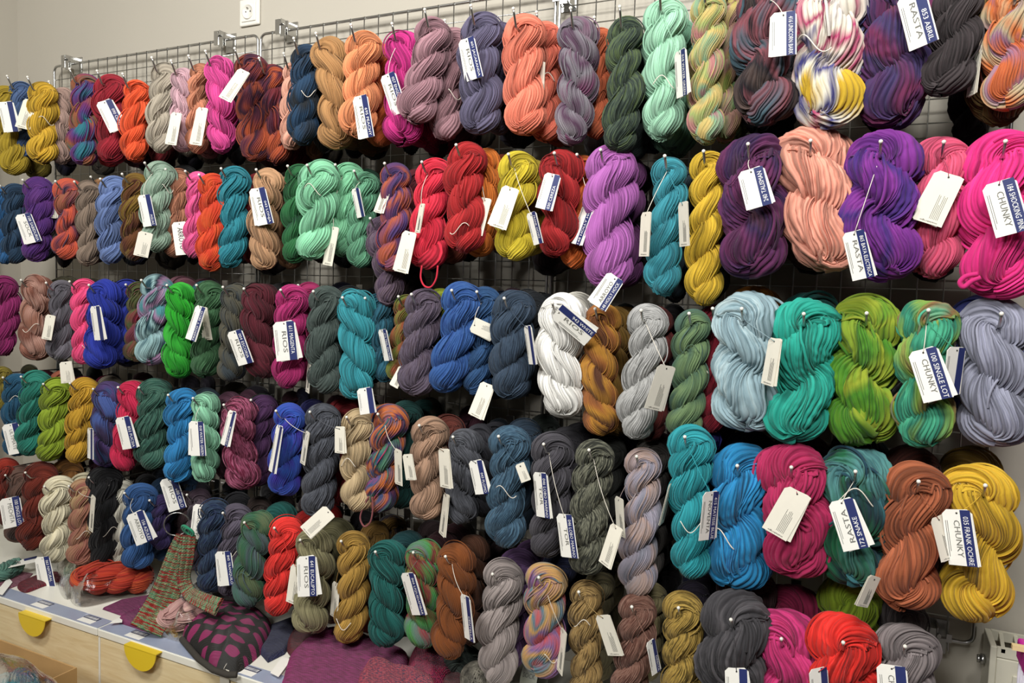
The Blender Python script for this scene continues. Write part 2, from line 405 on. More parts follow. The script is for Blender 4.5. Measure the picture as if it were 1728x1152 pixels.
# ------------------------------------------------------------------ yarn data: name | top x y, bottom x y, width | kind+style | colours | skeins behind
ROWS = []
ROWS.append(('top', '''
olive yellow|8 149 24 293 44|fs|b59a18|olive:7d6d14
denim blue|38 140 40 268 36|fs|4d6792|-
golden yellow|75 140 71 273 44|fs|d9ae1c|dark plum:3a2436
dusty taupe|107 150 104 276 34|fs|b4968a|-
teal purple|146 127 142 276 46|fv|2f7f8f,5a3f86,7c2f6e,a8603a,2f6f62|bright red:b51626
crimson|194 128 186 272 54|fs|a4122c|dark wine:4a1020
bright orange|233 137 226 271 42|fs|f2581a|deep red:7e1420
oatmeal grey|282 110 268 256 44|fs|b5aa98|oatmeal:a59a88
pale pink|312 118 307 254 36|fs|d8aeb8|dusty rose:a06a70
peach brown|341 110 330 258 36|fs|d28a68|-
candy pink|372 100 375 256 46|fs|e2449a|-
dark sunset|422 94 432 268 52|fv|5a2038,a24a2a,3a1a38,6b2a3c,c2582e|dark brown:4a2422
maroon orange|460 112 466 275 44|fv|5a1f3c,c0582a,3e1e3a,7a2430|wine red:8e1634
pale peach|500 106 492 250 40|fs|eeb098|light tan:c08a66
black blue|519 80 512 243 48|fv|22282e,24496a,1c2228|black:201e22
camel tan|558 69 568 250 58|fs|b98a54|dark camel:8a6238
peach orange|616 56 604 228 58|fs|f29a64|burnt orange:d8662c
magenta pink|684 54 676 240 60|fs|cf2088|deep magenta:a01858
dusty mauve|738 32 702 208 60|fs|b28690|rosy mauve:a67a82
mauve taupe|770 50 748 235 56|fs|a87e86|plum brown:5a343c
lilac grey|815 25 808 222 66|fs|68627e|-
smoky purple|843 42 840 224 50|fs|5c5672|dark violet:2c2638
coral pink|885 30 888 224 68|fs|f08468|coral orange:d8603e
coral|920 40 922 236 50|fs|e8765c|rust:a8482a
mauve silver|978 32 968 240 62|fv|7c4468,8f8a92,5c3a56,9a929a|-
rust orange|1014 52 1006 232 42|fs|cc683e|-
forest heather|1058 32 1044 253 58|fm|2c3a32,4a5a4c,5e7048|dark green:263230
mint green|1124 3 1114 235 66|fs|a8dcbc|pale mint:7eb596
pastel rainbow|1196 -8 1190 240 56|fv|c88a86,a8ba70,dcc074,8fb892,b47a84|-
moss pastel|1232 -8 1222 238 50|fv|9aa850,d0c070,b88a80,7a9a62|olive green:5a6638
chunky dark rainbow|1302 -30 1278 205 100|cv|2c2830,4a6a78,90505a,26222a,5c4a44|chunky black:1c1a20
chunky teal cream|1372 -40 1368 190 70|cv|3f6c86,c8c2a8,4a7a90,3a4a60|chunky smoke:4a3c40
chunky splashed white|1400 -32 1392 205 116|cv|ece4dc,f2ead8,c02a70,ece2d2,3a3a8c,f0ead8,e8c020|-
chunky plum|1505 -35 1506 206 122|cv|5e3064,46396c,7a2a58,5a2a5e|chunky black plum:1e1822
charcoal brown|1618 -25 1600 156 78|rs|433a3c|-
olive brown|1668 -10 1684 208 84|cs|6e5828|-
sunset stripe|1708 -14 1702 180 84|rv|d87038,a87898,c8b894,e0782a,8a5a7a|dark claret:4a2430
'''))
ROWS.append(('second', '''
ocean blue|4 318 8 445 28|fs|236296|-
navy heather|28 313 22 442 42|fs|274662|black navy:1a2430
violet purple|67 303 62 438 44|fv|6c3486,56287c,7a4494|-
grey white|97 308 96 420 22|fs|a8a29a|-
purple ember|121 306 108 434 42|fv|54405c,e2603a,6a3a58,a8644a|dark grey:5a5450
warm taupe|151 308 151 445 38|fs|8f7c6c|-
tan brown|175 303 166 420 28|fs|ad8056|-
periwinkle blue|197 301 184 442 46|fs|6e86ba|dark indigo:2c2c48
brown olive|231 296 222 438 38|fv|6a3a22,8c6f20,5a2c20,74481f|-
sage green|271 275 264 423 46|fm|8aa892,a8c0ac,9cb6a2|black:1c1c1e
peachy tan|303 288 294 432 38|fs|b87a5c|-
bubblegum pink|335 293 326 434 34|fs|f25a9c|-
orange red|361 296 358 454 44|fv|f0561a,d83a10,f27024|-
peacock teal|398 285 389 449 46|fm|1c7c8c,2c98a6,23889a|dark red:86121e
fawn|456 288 441 453 44|fs|c49870|camel:9c7450
bottle green|508 282 498 441 44|fv|1c5630,2f7a46,1a4a34|-
spring mint|545 275 528 437 62|fs|92dcb0|-
fresh mint|588 278 576 430 50|fs|88d0a4|forest green:1e4a34
sea mint|617 292 608 450 40|fs|68a884|dark teal:22483c
lavender ember|669 278 662 455 46|fv|5c4484,c0603a,6a3c6c,54447c|claret:6c2430
smoky lavender|645 368 658 513 46|fm|5c4860,7a6878,64525f|-
watermelon red|733 272 722 448 58|fs|f02448|rust mix:7a3420
cardinal red|790 244 782 424 60|fs|ba1a20|-
amber orange|822 254 812 430 44|fs|ec8420|rust:a04418
lemon olive|876 260 864 437 60|fs|d8c218|mustard:a8901a
ruby red|952 257 936 428 64|fs|ac1218|-
tangerine|986 266 970 452 44|fs|e8721e|deep orange:a8481a
orchid purple|1030 247 1030 478 80|fs|b464b4|deep orchid:6e346e
aqua teal|1132 267 1118 496 54|fs|349aaa|black teal:1a2e38
mustard yellow|1196 258 1187 513 58|fs|dcb61c|black grey:26262a
chunky dark plum|1272 233 1268 458 102|cv|4c2448,702c60,3c2454,5a3040|-
chunky peach|1374 222 1386 448 122|cs|f4a890|chunky brown:6a4438
chunky violet|1487 229 1492 465 110|cv|6c2088,9232a2,4c2c86,7c2894|-
rose pink|1589 238 1580 464 86|rs|e4567e|black rose:2c1c22
hot pink|1688 228 1684 496 120|rs|f21c8c|-
'''))
ROWS.append(('third', '''
deep magenta|8 467 8 598 42|fs|921866|-
brown rose|66 466 60 604 50|fv|a26e5a,ca9c8c,7c4a3a,b47a66|dark olive:4a4630
pewter grey|106 473 106 606 44|fs|6f6b74|dark mauve:4a3440
neon pink|143 473 140 610 38|fs|fb4c8a|-
cobalt blue|180 474 170 620 52|fs|1c34a6|navy:141c4a
royal blue|216 476 210 608 42|fs|1b2f9a|-
wine green|236 479 230 606 36|fv|9c2a48,5a6a3a,7c3a48|-
frosted teal|267 466 256 612 52|fv|58a0a8,b48ab0,1e3a4a,b0d6d8,2c5a68|dusty rose:7a4c58
bright green|308 477 300 632 46|fv|24b422,168c1c,3cc83c|deep teal:1c5a60
forest green|357 477 346 632 46|fm|35603c,4c7a52,3e6a46|-
smoky olive|400 482 390 642 42|fv|36424c,5e5a48,3a444a|dark green:24362e
burgundy red|438 480 440 636 54|fs|601628|black:1c181c
magenta|498 484 482 654 50|fs|b41c70|-
fuchsia rose|524 480 512 640 40|fs|a01a5c|-
storm green|553 485 546 660 54|fm|3a4844,56645f,45524e|black:1e2222
lagoon teal|603 492 602 668 62|fs|2896a2|-
deep teal|636 500 650 642 44|fs|1c5c70|black teal:14242c
lime rust|690 500 672 640 38|fv|5a9a3a,a05030,3c6a34|-
purple grey|716 489 704 662 58|fm|544656,72667a,5f525f|lime green:a0b024
azure blue|783 481 756 660 62|fm|28549a,3c6cb0,3060a4|-
indigo blue|822 488 802 664 50|fm|254c78,346090,2a5484|dark indigo:1c2c48
slate navy|870 493 860 668 66|fm|2c3c4e,42566c,36485c|black slate:1c2228
pure white|950 499 944 699 72|fs|f6f4ee|cream white:dcd8cc
copper brown|1018 515 1012 732 56|fv|7c4c2a,a8682e,c48c28,6a4028|old gold:8c6a24
silver grey|1094 517 1076 738 60|fm|9c9c9a,c8c8c6,b2b2b0|wine brown:742c28
eucalyptus green|1172 524 1152 736 56|fv|48685a,7c9868,4e6e54,5a7a6e|-
deep crimson|1210 518 1198 728 50|fs|961430|-
chunky ice blue|1262 498 1260 716 104|cs|a4c2cc,c6dce0|chunky amber:d88a18
chunky turquoise|1362 510 1346 733 98|cs|12ac98|chunky dark teal:0c5c56
chunky lime|1464 509 1446 742 100|cv|72b020,4c9020,a4b428,5ca028|-
mint medley|1564 511 1556 746 86|cv|4cbc94,2c8a70,94bc50,a07a50,5ac8a0|-
lavender grey|1682 508 1670 742 112|rs|a2a4b8|chunky periwinkle:5c68c0
'''))
ROWS.append(('fourth', '''
olive speckle|4 620 6 690 26|fm|6a5e20,a09030|dark olive:3a3818
petrol blue|33 630 26 764 42|fs|205c7c|wine:5c1c30
jade green|64 628 50 766 44|fs|248876|coral:b8684c
apple green|101 640 82 776 44|fs|96ae1e|raspberry:8c1c48
ochre yellow|145 640 132 778 42|fs|cc9e16|oatmeal:8a8070
blue purple|186 646 180 784 50|fv|2c5c8c,5c4480,3c3054,4c64a8|cream:b4a888
cerise red|226 646 212 792 44|fs|d2104e|teal green:1e7476
spruce green|263 643 254 788 52|fm|284c42,3c7060,507a6a|-
sky blue|310 658 302 808 46|fs|1c86c2|slate blue:40505c
seafoam mint|350 665 345 808 42|fs|96d6b2|mauve:6c4458
marbled burgundy|404 672 408 822 52|fm|5c1430,c4688c,7a1840|dark green:1c3020
shadow purple|446 668 436 815 42|fs|4c2654|-
electric violet|490 683 480 832 50|fv|4032a6,3060c4,4434ae|navy violet:20205c
graphite grey|547 683 538 866 54|fm|3c3e46,666a74,50535c|tomato red:a02430
sand beige|608 692 598 858 54|fs|c4ac84|khaki:8a7c58
jewel rainbow|660 686 640 862 56|fv|c42c64,2c6090,dc7a2e,50306a,5c9474,2a5c86|deep teal:184c48
rosy beige|728 706 718 872 54|fs|b69278|dark ember:6c3024
lead grey|783 726 786 882 52|fm|42444a,686a72,54565e|ash grey:44444c
blue slate|860 721 854 920 62|fm|2c465a,52768e,3c5c74|navy slate:24384a
charcoal grey|934 734 924 936 62|fs|524f56|dark charcoal:343238
granite green|1008 746 986 966 58|fm|34362e,8c8c78,4e5044|black olive:222420
pearl grey|1086 757 1076 1004 58|fv|a2a2ae,c0a498,aaa4b4,9494a2|warm grey:5c5854
turquoise blue|1166 722 1164 972 66|fs|1aa2ac|ultramarine:2c2c90
chunky azure|1254 756 1240 984 96|cs|1092cc|chunky navy:0c2c44
chunky raspberry|1342 757 1336 960 102|cs|cc2668,aa1c56|chunky wine:54142e
chunky sea green|1446 763 1442 976 106|cv|204c5e,5c9c9a,20744a,18343e,3c7c84|chunky dark moss:1c2c2c
chunky copper|1548 784 1530 1020 98|rs|ba6840|chunky chestnut:5c2c22
chunky yellow|1656 789 1652 1042 104|rs|e0b616|chunky dark mustard:7c6014
'''))
ROWS.append(('bottom', '''
red ember|10 776 12 884 36|fv|b03420,5a2418,7c2c1c|-
grey brown|38 790 34 910 46|fv|4c3c38,7a5c50,302824|slate:344048
rust brown|73 784 55 926 50|fs|7e2c18|mustard rust:94642c
ivory cream|104 808 90 945 48|fs|efe6c6|cream:e0d6b4
pink biscuit|143 810 138 948 42|fv|b88c6c,a8685c,ccaa7c|ivory:e0d8c0
jet black|178 793 178 950 48|fs|121216|-
chalk white|207 812 204 954 34|fs|d8d4c4|black:18181a
denim navy|238 818 230 956 50|fs|30609a|teal navy:1c3c5a
aubergine|274 838 268 925 32|fs|3c2c62|brown mauve:4a3438
plum mix|337 828 330 960 34|fv|4c3a48,6a5c66,2c2c34|-
midnight navy|363 845 356 992 46|fm|1c2a46,38506a,26365a|black:1a1a20
plum grey|401 852 388 1000 48|fs|625a6a|brown:4a3c38
woodland green|438 866 416 1022 52|fv|4c7c6a,5c6c72,3c7050,6a7c58|dark teal:1c6a64
poppy red|488 874 468 1032 54|fs|f02c20|scarlet:c4201c
khaki green|532 892 524 1063 58|fs|9a946e|olive khaki:6c6848
old gold|598 897 590 1079 52|fs|b8903a|dark gold:7e5e22
emerald teal|656 912 653 1088 58|fs|136a64|petrol:0e4448
garden mix|718 914 712 1086 56|fv|8c9a40,8e2c38,4ca050,708c80,a03a44|dark maroon:3c1820
cinnamon brown|772 919 762 1105 60|fv|80481a,94521c,6c3c1a|dark cinnamon:54301a
pale mauve|850 946 840 1152 64|fs|a89c98|lilac purple:6a4a78
pastel confetti|926 952 910 1130 64|fv|ce5c66,8e70a4,dcac60,5c8898,d2686a|midnight blue:222848
speckled gold|990 982 988 1178 52|fm|6c542c,bc9c60,a4844c|olive taupe:6c6448
cocoa pink|1078 1004 1062 1182 58|fm|6c4438,a07868,7e5648|khaki:8c825c
brassy gold|1155 1004 1148 1192 62|fm|6e5a20,c4a44c,b09040|dark aubergine:241c30
chunky graphite|1244 1004 1234 1216 102|cs|4c4a4e,686468|chunky brown mauve:54383c
chunky raspberry pink|1326 1034 1322 1262 106|cs|d82e80|chunky cranberry:9c1c50
chunky scarlet|1426 1042 1424 1270 104|cs|f42412|chunky chartreuse:94b020
mushroom grey|1526 1056 1520 1272 90|rs|928888|dark mushroom:645c5c
'''))

# ------------------------------------------------------------------ tags: x y length width angle | kind | big | band | flags
TAGS = '''
14 197 52 22 12|F|||
43 192 50 18 -18|B|||
187 195 56 27 26|F||090 CEREZA|
293 217 55 17 -10|B|||
336 213 64 18 -10|B|||
395 143 60 20 -35|B|||
613 197 72 25 10|F|RIOS|695 PEACHY|
664 158 70 26 18|F|RIOS|057 ENGLISH ROSE|
794 99 70 28 13|F|RIOS|601 JACARANDA|
910 140 68 15 -2|B|||
1149 124 78 18 3|F||018 WATER GREEN|
1322 57 74 42 0|F||416 UNICORN BARK|
1548 32 92 44 15|F|RASTA|853 ABRIL|
1643 120 84 12 -8|B|||
48 385 52 24 22|F|SOCK|108 SABIDURIA|
92 345 46 10 -8|B|||
248 355 54 20 12|F||AGUAS|
242 412 42 22 -12|B|||
306 402 56 24 8|N|ARROYO||
441 348 63 27 14|F|RIOS|043 LONJA|
558 415 66 16 -10|B|||
604 342 50 13 12|F|||
645 335 50 14 -20|B|||
684 425 70 24 -12|B|||
708 368 50 8 -10|B|||
812 365 64 20 -14|B|||
851 350 72 30 -18|B|||
902 385 55 16 14|F||FRANK OCHRE|
925 323 62 28 -16|F||030 CEREZA|rev
984 372 84 20 -20|F||148 HOLLY HOCK|rev
1024 492 60 32 -32|F|ARROYO|148 HOLLY HOCK|rev
1088 395 75 16 -3|B|||
1153 378 75 15 2|B|||
1274 317 66 44 14|F||240 TALISMAN|rev
1449 430 82 36 13|F|RASTA|865 BAYA ELECTRICA|
1584 335 92 46 -25|B|||
1697 350 92 50 16|F|CHUNKY|184 SHOCKING PINK|
164 545 58 15 8|F|||
82 552 42 14 -10|B|||
330 545 60 16 -18|F||FRESCO Y SECO|rev
345 546 56 16 10|B|||back
405 586 60 25 20|F|RIOS|004 ESCORIA|
482 575 66 36 6|F|RIOS|611 MAGENTA|
521 622 80 4 -4|B|||
650 582 54 14 12|F||412 TEAL FEATHER|
618 676 44 26 8|F|||
672 636 36 14 -25|B|||
815 555 40 26 66|B|||
812 675 60 24 -22|B|||
894 582 66 12 8|F|||
968 548 74 32 50|F|RIOS|943 WHITE|
1114 654 78 30 -18|B|||
1301 610 80 20 -10|B|||
1570 632 90 46 18|F|CHUNKY|100 SINGLE LOT|
1610 625 80 26 -8|F|||back
23 740 52 24 14|F|ULTIMATE|149 LOREN|
112 628 36 18 5|B|||
152 748 52 8 0|F|||
213 730 55 23 14|F||852 FUCSIA|
333 740 58 24 4|F||018 WATER GREEN|
385 722 60 12 -14|F||BURGUNDY|
465 757 80 10 -10|F|||
514 755 56 8 -8|B|||
573 742 45 16 0|B|||
672 788 60 12 2|B|||
690 788 44 16 8|B|||
750 790 66 18 3|B|||
749 868 70 9 -7|B|||
808 805 58 24 12|F||043 PLOMO|
882 797 32 16 20|B|||
914 835 76 24 5|F|TOR|046 LOBO MARINO|
957 904 74 28 8|F|TOR|046 LOBO MARINO|
1030 920 70 20 -18|B|||
1046 872 66 14 4|B|||back
1125 850 70 4 -14|B|||
1197 870 82 26 -6|F|NOVENTA|415 MATISSE BLUE|
1327 865 84 44 -30|B|||
1432 885 88 42 18|F|RASTA|172 SNAKE|rev
1620 907 96 44 8|F|CHUNKY|035 FRANK OCHRE|
1592 908 76 22 14|B|||back
1466 998 56 18 -24|B|||
20 864 50 30 10|F|MECHITA|100 SINGLE LOT|
155 866 60 6 -4|B|||
236 890 54 28 20|F|ARROYO|156 AZULES|
292 833 56 28 18|F|RIOS|680 CIELO|
336 882 62 24 -6|F|ARROYO|217 GALAXY|rev
380 959 58 26 8|F||845 TRANQUILO|
76 965 52 22 12|F||063 NATURAL|
536 880 56 26 -48|B|||
518 972 68 32 2|F|RIOS|641 EUCALIPTO|
497 986 65 20 -8|B|||back
565 1012 58 12 -4|B|||
697 1002 74 24 16|F||866 LIQUIDAMBAR|
788 1042 76 16 6|F||CENTELLA|
947 1098 72 10 -6|B|||
1027 1072 72 26 18|B|||
1103 1108 56 14 10|F||DIRECTA|
1244 1166 78 38 2|F|||
1384 1168 82 28 4|F|||
1508 1166 88 46 5|F|CHUNKY||
'''
# ------------------------------------------------------------------ build the skeins
ORD = {'top': 'top', 'second': 'second', 'third': 'third', 'fourth': 'fourth', 'bottom': 'bottom'}
FRONT = []      # records for tags
hooks = []
seed = 100
for rname, txt in ROWS:
    recs = []
    for line in txt.strip().splitlines():
        nm, g, ks, cols, backs = [c.strip() for c in line.split('|')]
        recs.append((nm, [float(v) for v in g.split()], ks, cols.split(','), backs))
    for i, (nm, g, ks, cols, backs) in enumerate(recs):
        seed += 1; rnd = random.Random(seed)
        x0, y0, x1, y1, wpx = g; kind, style = ks
        chunky = kind in 'cr'
        # a denser row gets a little stagger in depth so neighbours rest side by side
        Yf = -.285 + (.022 if i % 2 else 0.0) + rnd.uniform(-.006, .006)
        if nm in ('mauve taupe','smoky purple','coral','rust orange','moss pastel','chunky teal cream','olive brown','tan brown','grey white','fresh mint','sea mint','amber orange','tangerine','royal blue','wine green','fuchsia rose','deep teal','indigo blue','deep crimson','lime rust','pale peach','shadow purple','chalk white','aubergine','plum mix','peachy tan','dusty taupe','smoky lavender','maroon orange'): Yf = -.225
        T = at(x0, y0, Yf); B = at(x1, y1, Yf)
        zc = depth((T+B)/2); mid = (T+B)/2
        offax = np.linalg.norm(mid-CAM)/zc
        W = wpx*zc/F*1.0
        # silhouettes seen off axis look wider by about the square root of the stretch
        W = W/math.sqrt(offax)
        Lz = T[2]-B[2]
        L = math.hypot(Lz, (B[0]-T[0])*.6)
        yaw = math.atan2(-T[0], D+Yf)*.62 + rnd.uniform(-.12, .12)
        bend_px = (B[0]-T[0])
        lean = math.atan2(B[0]-T[0], Lz)
        chir = 1 if rnd.random() < .12 else -1
        if nm in ('lagoon teal', 'emerald teal', 'burgundy red', 'pure white', 'chunky lime', 'chunky ice blue', 'lavender grey', 'chunky peach', 'chunky violet', 'camel tan', 'magenta pink', 'bright green', 'chunky yellow', 'copper brown', 'blue purple', 'cobalt blue', 'brown rose', 'khaki green', 'garden mix', 'mauve silver'): chir = 1
        if nm in ('mustard yellow', 'old gold', 'dusty mauve', 'peach orange', 'coral pink', 'azure blue', 'spring mint', 'chunky copper', 'chunky azure', 'chunky turquoise', 'apple green', 'ivory cream'): chir = -1
        ratio = L/W
        n = max(1.8, min(4.6, ratio*1.08 + rnd.uniform(-.3, .3))) if not chunky else max(1.4, min(2.6, ratio*.85+rnd.uniform(-.1, .3)))
        if chunky:
            nr = 28 if kind == 'c' else 32
            N, Mr = nr*8, 200
        else:
            nr = 30 if wpx < 50 else 38
            N, Mr = nr*4, 150
        me = skein_mesh('yarn_skein', L, W, n, chir, seed, N, Mr, nr, amp=1.75 if not chunky else 2.0, loose=(20 if not chunky else 6), yr=None, bead=(kind == 'c'))
        mat = yarn_mat(cols, style, nr, rope=chunky)
        me.materials.append(mat)
        Lname = recs[i-1][0] if i > 0 else None; Rname = recs[i+1][0] if i+1 < len(recs) else None
        if Lname and Rname: lab = f'{nm} yarn skein, {rname} row, between {Lname} and {Rname}'
        elif Rname: lab = f'{nm} yarn skein, {rname} row, cut by left edge beside {Rname}'
        else: lab = f'{nm} yarn skein, {rname} row, right end next to {Lname}'
        if len(lab.split()) > 16: lab = lab.replace(' yarn skein', ' skein')
        hz = T[2]-W*.40
        root = empty('yarn_skein', (T[0], Yf, hz), 0)
        # lean, then turn towards the aisle
        yo = link('yarn', me, root)
        yo.rotation_euler = Matrix.Rotation(-lean, 3, 'Y').to_euler()
        yo.rotation_euler = (Matrix.Rotation(-lean, 3, 'Y') @ Matrix.Rotation(yaw, 3, 'Z')).to_euler()
        yo.location = (0, 0, W*.40)
        tag(root, lab, 'yarn', f'yarn skeins hanging in the {rname} row')
        FRONT.append(dict(root=root, nm=nm, g=g, Y=Yf, W=W, T=T, B=B, hz=hz, row=rname, ntag=0, L=L, rnd=rnd, chunky=chunky, cols=cols))
        hooks.append((T[0], Yf, hz, nm, rname, W, chunky))
        # skeins behind it on the same hook
        if backs != '-':
            bn, bc = backs.split(':')
            seed += 1
            dy = .088 if not chunky else .135
            Lb = L*rnd.uniform(.93, 1.06)
            Wb = W*rnd.uniform(.95, 1.05)
            mb_ = skein_mesh('yarn_skein', Lb, Wb, n, chir, seed, nr*4, 110, nr, amp=1.0, loose=4, bead=(kind == 'c'))
            mb_.materials.append(yarn_mat([bc], 's', nr, rope=chunky))
            o = link('yarn_skein', mb_)
            Yb = min(Yf+dy, -.06)
            o.location = (T[0]+rnd.uniform(-.004, .004), Yb, hz+W*.40+rnd.uniform(-.004, .004)+(.012 if chunky else 0)+(.025 if nm == 'chunky scarlet' else 0))
            o.rotation_euler = (Matrix.Rotation(-lean*.7, 3, 'Y') @ Matrix.Rotation(yaw, 3, 'Z')).to_euler()
            l2 = f'{bn} yarn skein hanging behind the {nm} one in the {rname} row'
            if len(l2.split()) > 16: l2 = f'{bn} skein behind the {nm} one in the {rname} row'
            tag(o, l2, 'yarn', f'yarn skeins hanging in the {rname} row')
            if Yb+.085 < -.055 and rname in ('fourth', 'bottom', 'third', 'top') and len(hooks) % 2 == 0 and not chunky:
                o2 = o.copy(); COL.objects.link(o2)
                o2.location = (T[0]+rnd.uniform(-.004, .004), Yb+.085, hz+W*.40-.004)
                m2 = mb_.copy(); m2.materials.clear(); m2.materials.append(yarn_mat([bc], 's', nr)); o2.data = m2
                l3 = f'rearmost {bn} skein, furthest behind the {nm} one in the {rname} row'
                if len(l3.split()) > 16: l3 = f'rearmost {bn} skein behind the {nm} one, {rname} row'
                o2['label'] = ''; tag(o2, l3, 'yarn', f'yarn skeins hanging in the {rname} row')

# the rest of the stock: countless skeins packed against the grid, one object
rn = random.Random(9)
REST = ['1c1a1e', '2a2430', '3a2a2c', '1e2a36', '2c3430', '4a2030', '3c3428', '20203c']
rest_me = [skein_mesh('r', .255, .078, 3.2, -1, 700+k, 56, 60, 28, amp=.9, loose=0) for k in range(4)]
Vr, Fr, Ar, Mi, off = [], [], [], [], 0
for mi, me in enumerate(rest_me):
    v = np.empty(len(me.vertices)*3, np.float32); me.vertices.foreach_get('co', v)
    f = np.empty(len(me.loops), np.int32); me.loops.foreach_get('vertex_index', f)
    a = np.empty(len(me.vertices)*3, np.float32); me.attributes['yc'].data.foreach_get('vector', a)
    rest_me[mi] = (v.reshape(-1, 3), f.reshape(-1, 4), a.reshape(-1, 3))
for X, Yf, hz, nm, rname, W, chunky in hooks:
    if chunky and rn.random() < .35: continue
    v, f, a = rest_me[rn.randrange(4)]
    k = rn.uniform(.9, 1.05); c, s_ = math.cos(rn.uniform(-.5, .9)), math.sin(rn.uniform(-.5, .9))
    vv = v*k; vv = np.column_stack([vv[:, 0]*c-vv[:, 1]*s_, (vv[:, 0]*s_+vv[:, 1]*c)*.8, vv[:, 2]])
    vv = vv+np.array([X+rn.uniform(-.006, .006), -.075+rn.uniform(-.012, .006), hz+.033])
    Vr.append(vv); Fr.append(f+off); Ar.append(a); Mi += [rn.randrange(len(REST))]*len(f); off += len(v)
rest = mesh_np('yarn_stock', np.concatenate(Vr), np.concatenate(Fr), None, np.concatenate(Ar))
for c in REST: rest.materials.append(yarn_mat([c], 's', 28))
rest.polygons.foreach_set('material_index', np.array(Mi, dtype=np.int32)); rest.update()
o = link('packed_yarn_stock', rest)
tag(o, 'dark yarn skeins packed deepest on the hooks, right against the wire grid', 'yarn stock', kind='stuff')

# hooks
for X, Yf, hz, nm, rname, W, chunky in hooks:
    t = empty('display_hook', (X, 0, hz))
    rise = .035 if rname == 'top' else .022
    ye = Yf-W*.36-.006
    MB().tube([(0, -.006, -.004), (0, ye*.5, -.002), (0, ye, 0), (0, ye-.004, .002), (.0, ye-.016, rise*.75), (0, ye-.020, rise)], .0026, 8).build('rod', M_chrome, t)
    MB().box(-.011, .011, -.0095, -.006, -.026, .03).build('back_plate', M_chrome, t)
    tip = MB(); c = np.array((0, ye-.020, rise)); pr = []
    for k in range(7):
        a = -PI/2+PI*k/6; pr.append((.0038*math.cos(a)+1e-5, .0038*math.sin(a)))
    tip.tube([c+np.array((0, 0, z)) for r, z in pr], [r for r, z in pr], 10).build('tip', M_plast, t)
    tag(t, f'metal hook holding up the {nm} skein, {rname} row', 'hook', f'display hooks of the {rname} row')

# loops of yarn that have slipped out
for nm_, rad_, pts_ in (('watermelon red', .0022, [(712, 448), (710, 468), (716, 482), (727, 484), (736, 470), (739, 448)]),
                       ('jewel rainbow', .0022, [(622, 838), (612, 858), (608, 875), (615, 888), (625, 880), (629, 860), (628, 838)]),
                       ('hot pink', .0042, [(1650, 462), (1630, 466), (1620, 476), (1626, 484), (1640, 474), (1655, 468)]),
                       ('chunky raspberry', .0030, [(1348, 885), (1356, 892), (1364, 896), (1366, 888), (1352, 882), (1340, 880)])):
    r = [q for q in FRONT if q['nm'] == nm_][0]; b_ = np.array(r['root'].location); yy = r['Y']-r['W']*.42-.006
    P_ = [at(x, y, yy)-b_ for x, y in pts_]; O = []
    for i in range(len(P_)-1):
        for u in np.linspace(0, 1, 7, endpoint=False):
            p0, p1, p2, p3 = P_[max(i-1, 0)], P_[i], P_[i+1], P_[min(i+2, len(P_)-1)]
            O.append(.5*((2*p1)+(-p0+p2)*u+(2*p0-5*p1+4*p2-p3)*u*u+(-p0+3*p1-3*p2+p3)*u**3))
    MB().tube(O+[P_[-1]], rad_, 8).build('slipped_loop', yarn_mat(r['cols'], 's', 34), r['root'])

# ------------------------------------------------------------------ lettering
TXT = {}
dg = None
def text_mesh(s):
    if s in TXT: return TXT[s]
    c = bpy.data.curves.new('t', 'FONT'); c.body = s; c.size = 1.0; c.align_x = 'LEFT'; c.align_y = 'CENTER'; c.extrude = 0.0; c.resolution_u = 2
    o = bpy.data.objects.new('t', c); COL.objects.link(o)
    bpy.context.view_layer.update()
    me = bpy.data.meshes.new_from_object(o.evaluated_get(bpy.context.evaluated_depsgraph_get()))
    bpy.data.objects.remove(o); bpy.data.curves.remove(c)
    xs = [v.co.x for v in me.vertices]; ys = [v.co.y for v in me.vertices]
    cx, cy = (min(xs)+max(xs))/2, (min(ys)+max(ys))/2
    for v in me.vertices: v.co.x -= cx; v.co.y -= cy
    TXT[s] = (me, max(xs)-min(xs), max(ys)-min(ys)); return TXT[s]
def lettering(s, parent, cx, cy, z, width, height, rot, mat, name='lettering'):
    me, w_, h_ = text_mesh(s); me2 = me.copy(); me2.materials.clear(); me2.materials.append(mat)
    o = link(name, me2, parent); o.location = (cx, cy, z); o.rotation_euler = (0, 0, rot)
    k = min(width/w_, height/h_*1.0); o.scale = (width/w_, height/h_, 1)
    return o
def thread(pts, mat, parent, name='tag_string', r=.0007):
    return MB().tube(pts, r, 6).build(name, mat, parent)

